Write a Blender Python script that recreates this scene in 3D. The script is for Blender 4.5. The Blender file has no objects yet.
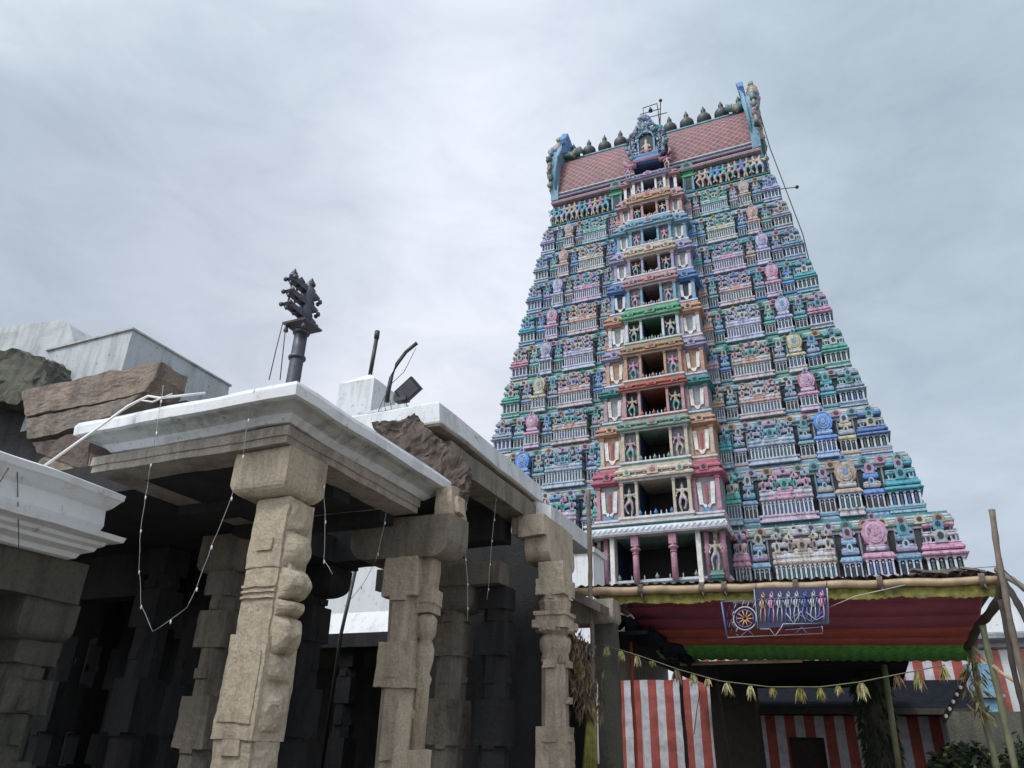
import bpy, bmesh, math, random
from mathutils import Vector, Matrix, noise
random.seed(7)
sc = bpy.context.scene
C = sc.collection
R = math.radians
PI = math.pi
# ---------------------------------------------------------------- camera model
F_PX, PITCH, ROLL, YAW = 750.0, R(26.2), R(1.5), R(24.2)
CAM = Vector((0, 0, 1.6))
_h = Vector((-math.sin(YAW), math.cos(YAW), 0)); _r = Vector((math.cos(YAW), math.sin(YAW), 0)); _u = Vector((0, 0, 1))
FW = _h*math.cos(PITCH) + _u*math.sin(PITCH); UP = -_h*math.sin(PITCH) + _u*math.cos(PITCH)
RT2 = _r*math.cos(ROLL) + UP*math.sin(ROLL); UP2 = UP*math.cos(ROLL) - _r*math.sin(ROLL)
def at(x, y, Y):
    """world point at depth plane Y seen in direction (x, y)"""
    d = FW*F_PX + RT2*(x-512) + UP2*(384-y)
    return CAM + d*(Y/d.y)
cd = bpy.data.cameras.new('camera'); cam = bpy.data.objects.new('camera', cd); C.objects.link(cam)
cd.sensor_width = 36.0; cd.sensor_fit = 'HORIZONTAL'; cd.lens = 36.0*F_PX/1024; cd.clip_start = .05; cd.clip_end = 6000
cam.matrix_world = Matrix(((RT2.x, UP2.x, -FW.x, CAM.x), (RT2.y, UP2.y, -FW.y, CAM.y), (RT2.z, UP2.z, -FW.z, CAM.z), (0, 0, 0, 1)))
sc.camera = cam
sc.view_settings.view_transform = 'Standard'; sc.view_settings.look = 'None'; sc.view_settings.gamma = 1
sc.view_settings.exposure = 0.42
# ---------------------------------------------------------------- materials
def nt(name):
    m = bpy.data.materials.new(name); m.use_nodes = True
    t = m.node_tree; b = t.nodes['Principled BSDF']
    return m, t, b
def link(t, a, b): t.links.new(a, b)
def ramp(t, fac, stops):
    n = t.nodes.new('ShaderNodeValToRGB'); el = n.color_ramp.elements
    while len(el) < len(stops): el.new(.5)
    for e, (p, c) in zip(el, stops): e.position = p; e.color = (*c, 1)
    link(t, fac, n.inputs[0]); return n.outputs[0]
def noise_tex(t, scale, detail=6, rough=.6, stretch=None, world=True):
    n = t.nodes.new('ShaderNodeTexNoise'); n.inputs['Scale'].default_value = scale; n.inputs['Detail'].default_value = detail; n.inputs['Roughness'].default_value = rough
    if world:
        g = t.nodes.new('ShaderNodeNewGeometry'); src = g.outputs['Position']
    else:
        g = t.nodes.new('ShaderNodeTexCoord'); src = g.outputs['Object']
    if stretch:
        mp = t.nodes.new('ShaderNodeMapping'); mp.inputs['Scale'].default_value = stretch; link(t, src, mp.inputs[0]); src = mp.outputs[0]
    link(t, src, n.inputs['Vector']); return n.outputs['Fac']
def mixc(t, fac, a, b, mode='MIX'):
    n = t.nodes.new('ShaderNodeMix'); n.data_type = 'RGBA'; n.blend_type = mode
    for sock, v in ((n.inputs['Factor'], fac), (n.inputs['A'] if False else n.inputs[6], a), (n.inputs[7], b)):
        if isinstance(v, (int, float)): sock.default_value = v
        elif isinstance(v, tuple): sock.default_value = (*v, 1)
        else: link(t, v, sock)
    return n.outputs[2]
def bump(t, b, fac, strength, dist):
    n = t.nodes.new('ShaderNodeBump'); n.inputs['Strength'].default_value = strength; n.inputs['Distance'].default_value = dist
    link(t, fac, n.inputs['Height']); link(t, n.outputs[0], b.inputs['Normal'])
def plain(name, col, rough=.7, metal=0, var=.25, scale=8, bstr=.2, bdist=.01):
    m, t, b = nt(name)
    n = noise_tex(t, scale)
    c = ramp(t, n, [(.3, tuple(v*(1-var) for v in col)), (.7, tuple(min(1, v*(1+var*.6)) for v in col))])
    link(t, c, b.inputs['Base Color']); b.inputs['Roughness'].default_value = rough; b.inputs['Metallic'].default_value = metal
    if bstr: bump(t, b, noise_tex(t, scale*4), bstr, bdist)
    return m
def stone(name, col, dark, warm, stain=.5, bs=.6):
    """weathered granite: base, warm patches, dark streaks running down, pitted grain"""
    m, t, b = nt(name)
    c = ramp(t, noise_tex(t, 2.2), [(.35, col), (.62, warm)])
    s = noise_tex(t, 1.6, 8, .7, (2.2, 2.2, .5))
    f = ramp(t, s, [(.5-.12*stain, (0, 0, 0)), (.72-.1*stain, (1, 1, 1))])
    c = mixc(t, f, c, dark)
    g = noise_tex(t, 38, 3, .7)
    gf = ramp(t, g, [(.35, (.76, .75, .74)), (.6, (1, 1, 1))])
    c = mixc(t, 1.0, c, gf, 'MULTIPLY')
    link(t, c, b.inputs['Base Color']); b.inputs['Roughness'].default_value = .9
    bump(t, b, noise_tex(t, 16, 10, .8), min(1, bs*1.3), .05)
    return m
def whitewash(name, col, stainc, amount=.5, streak=True):
    m, t, b = nt(name)
    s = noise_tex(t, 1.3, 9, .7, (3, 3, .45) if streak else None)
    f = ramp(t, s, [(.58-.14*amount, (0, 0, 0)), (.85-.18*amount, (.85, .85, .85))])
    c = mixc(t, f, col, stainc)
    p = ramp(t, noise_tex(t, 9, 6, .7), [(.60, (0, 0, 0)), (.68, (.8*amount, .8*amount, .8*amount))])
    c = mixc(t, p, c, tuple(v*.35 for v in stainc))
    dn = t.nodes.new('ShaderNodeTexNoise'); dn.inputs['Scale'].default_value = 3; dn.inputs['Detail'].default_value = 5; ge = t.nodes.new('ShaderNodeNewGeometry'); link(t, ge.outputs['Position'], dn.inputs['Vector'])
    vv = t.nodes.new('ShaderNodeVectorMath'); vv.operation = 'MULTIPLY_ADD'; vv.inputs[1].default_value = (.6, .6, .6); link(t, dn.outputs['Color'], vv.inputs[0]); link(t, ge.outputs['Position'], vv.inputs[2])
    vo = t.nodes.new('ShaderNodeTexVoronoi'); vo.feature = 'DISTANCE_TO_EDGE'; vo.inputs['Scale'].default_value = 1.3; link(t, vv.outputs[0], vo.inputs['Vector'])
    cr = ramp(t, vo.outputs['Distance'], [(.0, (.75, .75, .75)), (.012, (0, 0, 0))])
    mk = ramp(t, noise_tex(t, 1.1, 3), [(.60, (0, 0, 0)), (.66, (.8, .8, .8))]); cr = mixc(t, 1., cr, mk, 'MULTIPLY'); c = mixc(t, cr, c, (.10, .10, .10))
    link(t, c, b.inputs['Base Color']); b.inputs['Roughness'].default_value = .85
    bump(t, b, noise_tex(t, 14, 7, .7), .35, .02)
    return m
def objcol(name, mode='main', rough=.6):
    """gaudy temple paint tinted by each object's own colour, weathered by grime in the hollows of a noise"""
    m, t, b = nt(name)
    oi = t.nodes.new('ShaderNodeObjectInfo'); c = oi.outputs['Color']
    if mode in ('accent', 'accent2'):
        rp = t.nodes.new('ShaderNodeValToRGB'); rp.color_ramp.interpolation = 'CONSTANT'; el = rp.color_ramp.elements; cs = [(.16,.34,.52), (.44,.22,.30), (.10,.32,.30), (.46,.36,.24), (.28,.30,.50), (.10,.34,.22), (.46,.44,.42), (.14,.22,.46), (.42,.26,.18), (.40,.26,.36), (.08,.26,.36), (.36,.38,.44)] if mode == 'accent2' else [(.08,.33,.24), (.45,.38,.26), (.44,.22,.30), (.12,.24,.46), (.42,.24,.14), (.30,.29,.44), (.07,.28,.32), (.46,.44,.40)]
        while len(el) < len(cs): el.new(.5)
        for k_, (e_, cc_) in enumerate(zip(el, cs)): e_.position = k_/len(cs); e_.color = (*cc_, 1)
        link(t, oi.outputs['Random'], rp.inputs[0]); c = rp.outputs[0]
    if mode == 'light':
        c = mixc(t, .66, c, (.40, .49, .62))
    if mode != 'light': c = mixc(t, .26, c, (.10, .27, .48))
    n = ramp(t, noise_tex(t, 3.0, 8, .75, (1.6, 1.6, .55)), [(.36, (.30, .31, .32)), (.50, (.92, .92, .93)), (.62, (1.08, 1.08, 1.08))])
    c = mixc(t, 1.0, c, n, 'MULTIPLY')
    link(t, c, b.inputs['Base Color']); b.inputs['Roughness'].default_value = rough
    bump(t, b, noise_tex(t, 9, 5, .8), .7, .06)
    return m
M = {}
M['roofpaint'] = objcol('shrine_paint'); M['accent'] = objcol('shrine_accent_paint', 'accent'); M['lightpaint'] = objcol('shrine_pale_paint', 'light'); M['accent2'] = objcol('shrine_second_accent_paint', 'accent2')
def tp(name, col, var=.45):
    m, t, b = nt(name)
    n = ramp(t, noise_tex(t, 3.0, 7, .75), [(.33, tuple(v*(1-var) for v in col)), (.62, col)])
    link(t, n, b.inputs['Base Color']); b.inputs['Roughness'].default_value = .6
    bump(t, b, noise_tex(t, 9, 5, .8), .7, .06); M[name] = m; return m
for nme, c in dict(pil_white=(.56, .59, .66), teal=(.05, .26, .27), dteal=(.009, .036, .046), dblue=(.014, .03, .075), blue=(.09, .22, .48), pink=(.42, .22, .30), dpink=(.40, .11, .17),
                   cream=(.50, .44, .36), peach=(.46, .28, .20), red=(.40, .12, .09), green=(.10, .34, .20), lav=(.31, .30, .46), tan=(.36, .24, .15), sky=(.17, .34, .46),
                   grey=(.26, .28, .31), dgrey=(.035, .04, .05), shade_black=(.012, .012, .014), white=(.72, .71, .69), namred=(.34, .09, .09), yellow=(.42, .36, .2), greygreen=(.2, .3, .26), rose=(.42, .27, .30)).items(): tp(nme, c)
# diamond pattern of the vaulted roof
m, t, b = nt('diamond_tiles'); tc = t.nodes.new('ShaderNodeTexCoord')
mp = t.nodes.new('ShaderNodeMapping'); mp.inputs['Rotation'].default_value = (0, R(45), 0); mp.inputs['Scale'].default_value = (1, 0, 1); link(t, tc.outputs['Object'], mp.inputs[0])
br = t.nodes.new('ShaderNodeTexBrick'); br.offset = 0; br.inputs['Scale'].default_value = 1.0; br.inputs['Mortar Size'].default_value = .05; br.inputs['Mortar Smooth'].default_value = .3
br.inputs['Brick Width'].default_value = .40; br.inputs['Row Height'].default_value = .40; br.inputs['Color1'].default_value = (.19, .042, .045, 1); br.inputs['Color2'].default_value = (.12, .03, .04, 1); br.inputs['Mortar'].default_value = (.27, .17, .19, 1)
sp = t.nodes.new('ShaderNodeSeparateXYZ'); cb = t.nodes.new('ShaderNodeCombineXYZ'); link(t, mp.outputs[0], sp.inputs[0]); link(t, sp.outputs[0], cb.inputs[0]); link(t, sp.outputs[2], cb.inputs[1]); link(t, cb.outputs[0], br.inputs['Vector'])
nn = ramp(t, noise_tex(t, 2, 6, .7), [(.3, (.55, .55, .6)), (.6, (1, 1, 1))])
link(t, mixc(t, 1., br.outputs['Color'], nn, 'MULTIPLY'), b.inputs['Base Color']); bump(t, b, br.outputs['Fac'], .6, .05); b.inputs['Roughness'].default_value = .6; M['diamond'] = m
M['granite'] = stone('warm_granite', (.50, .43, .335), (.24, .205, .165), (.56, .47, .36), .3)
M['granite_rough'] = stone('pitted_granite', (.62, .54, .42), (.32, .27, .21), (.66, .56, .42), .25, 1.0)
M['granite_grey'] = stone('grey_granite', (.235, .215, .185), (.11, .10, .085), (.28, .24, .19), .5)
M['granite_shade_dark'] = stone('shade_dark_granite', (.028, .031, .036), (.014, .015, .018), (.038, .037, .037), .4)  # near-black albedo puts the hall's interior shade into the stone colour
M['wash_grey'] = whitewash('grey_limewash', (.42, .46, .48), (.20, .215, .22), .85)
M['granite_green'] = stone('mossy_granite', (.10, .108, .09), (.05, .055, .048), (.12, .115, .09), .4)
M['granite_red'] = stone('red_rubble', (.15, .125, .11), (.065, .055, .05), (.19, .145, .12), .6, 1.0)
M['granite_slab'] = stone('brown_slab', (.30, .25, .21), (.15, .125, .11), (.35, .28, .22), .5, 1.0)
M['beamstone'] = stone('beam_stone', (.42, .39, .345), (.22, .20, .18), (.47, .41, .35), .4)
M['wash'] = whitewash('white_limewash', (.55, .58, .60), (.27, .29, .29), .75)
M['wash_clean'] = whitewash('clean_limewash', (.61, .635, .65), (.35, .38, .38), .6)
M['wash_stain'] = whitewash('stained_limewash', (.40, .42, .42), (.15, .15, .14), .9)
M['bronze'] = plain('aged_bronze', (.10, .10, .12), .45, .7)
M['copper'] = plain('dull_copper', (.06, .065, .07), .5, .5)
M['bamboo'] = plain('bamboo', (.36, .27, .17), .6, 0, .4, 5, .3)
M['bamboo_grey'] = plain('grey_bamboo', (.14, .115, .09), .7, 0, .45, 5, .3)
M['bamboo_green'] = plain('green_bamboo', (.12, .13, .07), .6, 0, .4, 5, .3)
M['wood_dark'] = plain('dark_wood', (.035, .028, .024), .8, 0, .4, 6)
M['black'] = plain('black_plastic', (.015, .016, .018), .5)
M['metal'] = plain('grey_metal', (.30, .31, .32), .4, .6)
M['pvc'] = plain('white_pvc', (.72, .72, .70), .4, 0, .1)
M['wire'] = plain('wire', (.03, .03, .035), .6)
M['wirelight'] = plain('pale_wire', (.35, .36, .36), .5)
M['maroon'] = plain('maroon_cloth', (.25, .055, .10), .85, 0, .2, 3)
M['redcloth'] = plain('red_cloth', (.30, .06, .045), .85, 0, .2, 3)
M['greencloth'] = plain('green_cloth', (.06, .23, .04), .85, 0, .5, 14)
M['fringe'] = plain('yellow_green_cloth', (.17, .165, .035), .85, 0, .6, 9)
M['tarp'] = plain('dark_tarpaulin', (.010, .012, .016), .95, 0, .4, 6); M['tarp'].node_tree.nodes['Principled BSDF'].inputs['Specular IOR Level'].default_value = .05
M['tin'] = plain('rusty_tin', (.16, .14, .125), .6, .2, .5, 5)
M['sign_blue'] = plain('sign_blue', (.018, .018, .07), .5, 0, .3, 6)
M['led'] = plain('led_tube_white', (.36, .40, .48), .4, 0, .1)
M['led_b'] = plain('led_tube_blue', (.09, .14, .34), .4, 0, .1)
M['led_y'] = plain('led_tube_amber', (.42, .28, .18), .4, 0, .1)
M['led_p'] = plain('led_tube_pink', (.55, .28, .45), .4, 0, .1)
M['dryleaf'] = plain('dry_leaf', (.15, .10, .065), .8, 0, .6, 20)
M['paleleaf'] = plain('pale_leaf', (.36, .34, .17), .7, 0, .5, 30)
M['leaf'] = plain('green_leaf', (.018, .034, .012), .7, 0, .6, 10)
M['yleaf'] = plain('yellowing_stem', (.22, .20, .05), .7, 0, .5, 10)
M['ground'] = plain('ground_granite_paving', (.26, .23, .19), .9, 0, .35, .9)
# red and white painted stripes
def stripes(name, pitch, axis=0, off=0.):
    m, t, b = nt(name); tc = t.nodes.new('ShaderNodeNewGeometry'); sp = t.nodes.new('ShaderNodeSeparateXYZ'); link(t, tc.outputs['Position'], sp.inputs[0])
    a = t.nodes.new('ShaderNodeMath'); a.operation = 'MULTIPLY_ADD'; a.inputs[1].default_value = 1/pitch; a.inputs[2].default_value = 100+off; link(t, sp.outputs[axis], a.inputs[0])
    f = t.nodes.new('ShaderNodeMath'); f.operation = 'FRACT'; link(t, a.outputs[0], f.inputs[0])
    g = t.nodes.new('ShaderNodeMath'); g.operation = 'GREATER_THAN'; g.inputs[1].default_value = .52; link(t, f.outputs[0], g.inputs[0])
    c = mixc(t, g.outputs[0], (.30, .065, .05), (.46, .46, .50))
    n = ramp(t, noise_tex(t, 4, 8, .75), [(.3, (.5, .5, .52)), (.6, (1, 1, 1))])
    c = mixc(t, 1., c, n, 'MULTIPLY'); link(t, c, b.inputs['Base Color']); b.inputs['Roughness'].default_value = .85
    w = t.nodes.new('ShaderNodeTexWave'); w.bands_direction = 'Z'; w.inputs['Scale'].default_value = .55; w.inputs['Distortion'].default_value = .6; link(t, tc.outputs['Position'], w.inputs['Vector'])
    bump(t, b, w.outputs['Fac'], .25, .05); M[name] = m
stripes('stripe_wide', .46); stripes('stripe_fine', .47, 0, .3)
# ---------------------------------------------------------------- mesh builder
class MB:
    def __init__(s): s.v = []; s.f = []; s.m = []; s.sm = []; s.mats = []; s.X = Matrix.Identity(4)
    def mi(s, m):
        if m not in s.mats: s.mats.append(m)
        return s.mats.index(m)
    def add(s, vs, fs, m, smooth=False):
        o = len(s.v); s.v += [tuple(s.X @ Vector(v)) for v in vs]; k = s.mi(m)
        for f in fs: s.f.append(tuple(o+i for i in f)); s.m.append(k); s.sm.append(smooth)
    def box(s, x0, x1, y0, y1, z0, z1, m):
        s.add([(x0,y0,z0),(x1,y0,z0),(x1,y1,z0),(x0,y1,z0),(x0,y0,z1),(x1,y0,z1),(x1,y1,z1),(x0,y1,z1)],
              [(0,3,2,1),(4,5,6,7),(0,1,5,4),(1,2,6,5),(2,3,7,6),(3,0,4,7)], m)
    def gbox(s, x0, x1, y0, y1, z0, z1, m, g):
        """box cut into a grid of cells of size g, for roughening"""
        nx, ny, nz = (max(1, round(abs(b-a)/g)) for a, b in ((x0, x1), (y0, y1), (z0, z1)))
        P = (x0, y0, z0); D = (x1-x0, y1-y0, z1-z0); N = (nx, ny, nz)
        for ax in range(3):
            u, w = (ax+1) % 3, (ax+2) % 3
            for side in (0, 1):
                vs = []; fs = []
                for i in range(N[u]+1):
                    for j in range(N[w]+1):
                        p = [0, 0, 0]; p[ax] = P[ax]+D[ax]*side; p[u] = P[u]+D[u]*i/N[u]; p[w] = P[w]+D[w]*j/N[w]; vs.append(tuple(p))
                for i in range(N[u]):
                    for j in range(N[w]):
                        a = i*(N[w]+1)+j; q = (a, a+N[w]+1, a+N[w]+2, a+1); fs.append(q if side else q[::-1])
                s.add(vs, fs, m)
    def mold(s, x0, x1, y0, y1, prof, m, cap=True):
        """moulding of profile [(out, z[, material])] swept round a rectangle"""
        n = len(prof)
        for i in range(n-1):
            (o0, z0), (o1, z1) = prof[i][:2], prof[i+1][:2]; mm = prof[i+1][2] if len(prof[i+1]) > 2 else m
            vs = [(x0-o0,y0-o0,z0),(x1+o0,y0-o0,z0),(x1+o0,y1+o0,z0),(x0-o0,y1+o0,z0),(x0-o1,y0-o1,z1),(x1+o1,y0-o1,z1),(x1+o1,y1+o1,z1),(x0-o1,y1+o1,z1)]
            s.add(vs, [(0,1,5,4),(1,2,6,5),(2,3,7,6),(3,0,4,7)], mm)
        if cap:
            for (o, z), fl in ((prof[0][:2], 1), (prof[-1][:2], 0)):
                vs = [(x0-o,y0-o,z),(x1+o,y0-o,z),(x1+o,y1+o,z),(x0-o,y1+o,z)]; s.add(vs, [(0,3,2,1) if fl else (0,1,2,3)], m)
    def lathe(s, cx, cy, prof, n, m, smooth=True, rot=0, sx=1, sy=1):
        vs = []; fs = []
        for r, z in prof:
            for k in range(n): a = rot+2*PI*k/n; vs.append((cx+r*sx*math.cos(a), cy+r*sy*math.sin(a), z))
        for i in range(len(prof)-1):
            for k in range(n): fs.append((i*n+k, i*n+(k+1) % n, (i+1)*n+(k+1) % n, (i+1)*n+k))
        fs.append(tuple(range(n))[::-1]); fs.append(tuple((len(prof)-1)*n+k for k in range(n)))
        s.add(vs, fs, m, smooth)
    def prism(s, pts, axis, a, b, m, smooth=False):
        """2-D outline extruded along an axis: 'y' takes (x,z), 'x' takes (y,z), 'z' takes (x,y)"""
        n = len(pts); f = {'y': lambda p, t: (p[0], t, p[1]), 'x': lambda p, t: (t, p[0], p[1]), 'z': lambda p, t: (p[0], p[1], t)}[axis]
        vs = [f(p, a) for p in pts]+[f(p, b) for p in pts]
        fs = [(i, (i+1) % n, n+(i+1) % n, n+i) for i in range(n)]
        s.add(vs, fs, m, smooth); s.add(vs, [tuple(range(n))[::-1], tuple(range(n, 2*n))], m)
    def tube(s, pts, r, m, n=6, smooth=True, closed=False):
        pts = [Vector(p) for p in pts]; N = len(pts); rs = r if isinstance(r, (list, tuple)) else [r]*N; vs = []; fs = []
        for i, p in enumerate(pts):
            a, b = (pts[(i-1) % N], pts[(i+1) % N]) if closed else (pts[max(0, i-1)], pts[min(N-1, i+1)])
            d = (b-a).normalized(); u = d.cross(Vector((0, 0, 1)) if abs(d.z) < .9 else Vector((1, 0, 0))).normalized(); w = d.cross(u)
            for k in range(n): g = 2*PI*k/n; q = p+u*rs[i]*math.cos(g)+w*rs[i]*math.sin(g); vs.append(tuple(q))
        for i in range(N if closed else N-1):
            j = (i+1) % N
            for k in range(n): fs.append((i*n+k, i*n+(k+1) % n, j*n+(k+1) % n, j*n+k))
        if not closed: fs.append(tuple(range(n))[::-1]); fs.append(tuple((N-1)*n+k for k in range(n)))
        s.add(vs, fs, m, smooth)
    def ball(s, c, r, m, sz=1, n=8):
        s.lathe(c[0], c[1], [(max(.001, r*math.sin(PI*i/5)), c[2]-r*sz*math.cos(PI*i/5)) for i in range(6)], n, m)
    def kudu(s, cx, y, z, w, h, m, m2, d=.1):
        """horseshoe arch relief facing -y, with a sunken eye and a finial"""
        o = [(cx+w/2*math.sin(a)*(1.0 if abs(a) < 2 else .96), z+h*.42-h*.42*math.cos(a)*-1) for a in [(-2.4+4.8*i/12) for i in range(13)]]
        o = [(cx+w/2*math.sin(a), z+h*.44+h*.44*math.cos(a)) for a in [(-2.5+5.0*i/12) for i in range(13)]]
        o[0] = (cx-w*.5, z); o[-1] = (cx+w*.5, z)
        s.prism(o, 'y', y, y-d, m)
        s.prism([(cx+w*.24*math.sin(2*PI*k/8), z+h*.46+h*.24*math.cos(2*PI*k/8)) for k in range(8)], 'y', y-d, y-d*1.35, m2)
        s.prism([(cx-w*.09, z+h*.84), (cx+w*.09, z+h*.84), (cx, z+h*1.12)], 'y', y, y-d, m)
    def rough(s, amp, scale, amp2=0., scale2=12.):
        out = []
        for v in s.v:
            p = Vector(v); q = noise.noise_vector(p*scale)*amp
            if amp2: q += noise.noise_vector(p*scale2)*amp2
            out.append(tuple(p+q))
        s.v = out; return s
    def mesh(s, name):
        me = bpy.data.meshes.new(name); me.from_pydata(s.v, [], s.f)
        for k in s.mats: me.materials.append(M[k])
        me.polygons.foreach_set('material_index', s.m); me.polygons.foreach_set('use_smooth', s.sm); me.update(); return me
    def build(s, name, parent=None, origin=None):
        if origin is not None: s.v = [tuple(Vector(v)-Vector(origin)) for v in s.v]
        o = bpy.data.objects.new(name, s.mesh(name)); C.objects.link(o)
        if origin is not None: o.location = origin
        if parent is not None: o.parent = parent
        return o
def tag(o, label=None, cat=None, group=None, kind=None):
    if label: o['label'] = label
    if cat: o['category'] = cat
    if group: o['group'] = group
    if kind: o['kind'] = kind
    return o
def empty(name, loc, label, cat, group=None):
    o = bpy.data.objects.new(name, None); C.objects.link(o); o.location = loc; o.empty_display_size = .2
    return tag(o, label, cat, group)
def inst(name, me, parent, loc=(0,0,0), rz=0, scale=(1,1,1), col=None):
    o = bpy.data.objects.new(name, me); C.objects.link(o); o.parent = parent; o.location = loc; o.rotation_euler = (0, 0, rz); o.scale = scale
    if col: o.color = (*col, 1)
    return o
# ================================================================ figures (one skinned surface each)
def skin_figure(name, joints, edges, radii, zone, sub=1):
    """grow a body over a joint skeleton; zone(co) picks the material index"""
    me = bpy.data.meshes.new('tmp'); me.from_pydata(joints, edges, []); o = bpy.data.objects.new('tmp', me); C.objects.link(o)
    md = o.modifiers.new('s', 'SKIN'); sv = me.skin_vertices[0].data
    for i, r in enumerate(radii): sv[i].radius = (r, r) if not isinstance(r, tuple) else r; sv[i].use_root = (i == 0)
    if sub: ss = o.modifiers.new('u', 'SUBSURF'); ss.levels = sub; ss.render_levels = sub
    dg = bpy.context.evaluated_depsgraph_get(); dg.update(); ev = o.evaluated_get(dg); out = bpy.data.meshes.new_from_object(ev); out.name = name
    bpy.data.objects.remove(o); bpy.data.meshes.remove(me)
    mats, fn = zone
    out.materials.clear()
    for k in mats: out.materials.append(M[k])
    for p in out.polygons: p.material_index = fn(p.center); p.use_smooth = True
    return out
def guardian_mesh(flip=1, pose=0):
    f = flip
    J = [(0,0,.50),(0,0,.60),(0,-.01,.72),(0,0,.80),(0,-.01,.86),(0,0,.93),(0,0,1.0),           # pelvis..crown
         (.07*f,0,.48),(.10*f,-.05,.27),(.05*f,-.01,.03),(.06*f,-.07,.01),                        # leg 1
         (-.07*f,0,.48),(-.14*f,-.10,.33),(-.06*f,-.05,.12) if pose == 0 else (-.12*f,-.03,.03),(-.02*f,-.09,.09) if pose == 0 else (-.13*f,-.08,.01),
         (.12,0,.74),(.20,-.02,.62),(.25,-.08,.72),(-.12,0,.74),(-.21,-.02,.60),(-.18,-.10,.50),   # lower arms
         (.24,.0,.80),(.25,-.02,.92),(-.24,0,.80),(-.25,-.02,.92)]                                 # raised arms
    E = [(0,1),(1,2),(2,3),(3,4),(4,5),(5,6),(0,7),(7,8),(8,9),(9,10),(0,11),(11,12),(12,13),(13,14),(2,15),(15,16),(16,17),(2,18),(18,19),(19,20),(15,21),(21,22),(18,23),(23,24)]
    Rr = [.085,.065,.085,.035,.058,.045,.015,.06,.045,.03,.025,.06,.045,.03,.025,.035,.028,.022,.035,.028,.022,.026,.024,.026,.024]
    return skin_figure('guardian', J, E, Rr, (('roofpaint', 'cream', 'accent', 'dpink'), lambda c: 2 if c.z < .46 and abs(c.x) < .16 and c.z > .2 else (3 if c.z > .90 and abs(c.x) < .1 else (0 if c.z > .2 else 1))))
G0, G1 = guardian_mesh(1, 0), guardian_mesh(-1, 0); G2 = guardian_mesh(1, 1)
def seated_mesh():
    J = [(0,0,.12),(0,0,.35),(0,0,.55),(0,0,.66),(0,-.02,.76),(0,0,.88),(0,0,1.0),(.14,-.05,.10),(.34,-.22,.08),(.05,-.33,.07),(-.14,-.05,.10),(-.34,-.22,.08),(-.05,-.35,.10),(.18,0,.55),(.28,-.05,.38),(.2,-.2,.36),(-.18,0,.55),(-.28,-.05,.38),(-.2,-.2,.42)]
    E = [(0,1),(1,2),(2,3),(3,4),(4,5),(5,6),(0,7),(7,8),(8,9),(0,10),(10,11),(11,12),(2,13),(13,14),(14,15),(2,16),(16,17),(17,18)]
    Rr = [.16,.12,.14,.06,.1,.09,.03,.1,.08,.05,.1,.08,.05,.06,.05,.04,.06,.05,.04]
    return skin_figure('seated', J, E, Rr, (('cream', 'pink', 'yellow'), lambda c: 1 if c.z < .25 else (2 if c.z > .84 else 0)))
G3 = seated_mesh()
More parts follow.
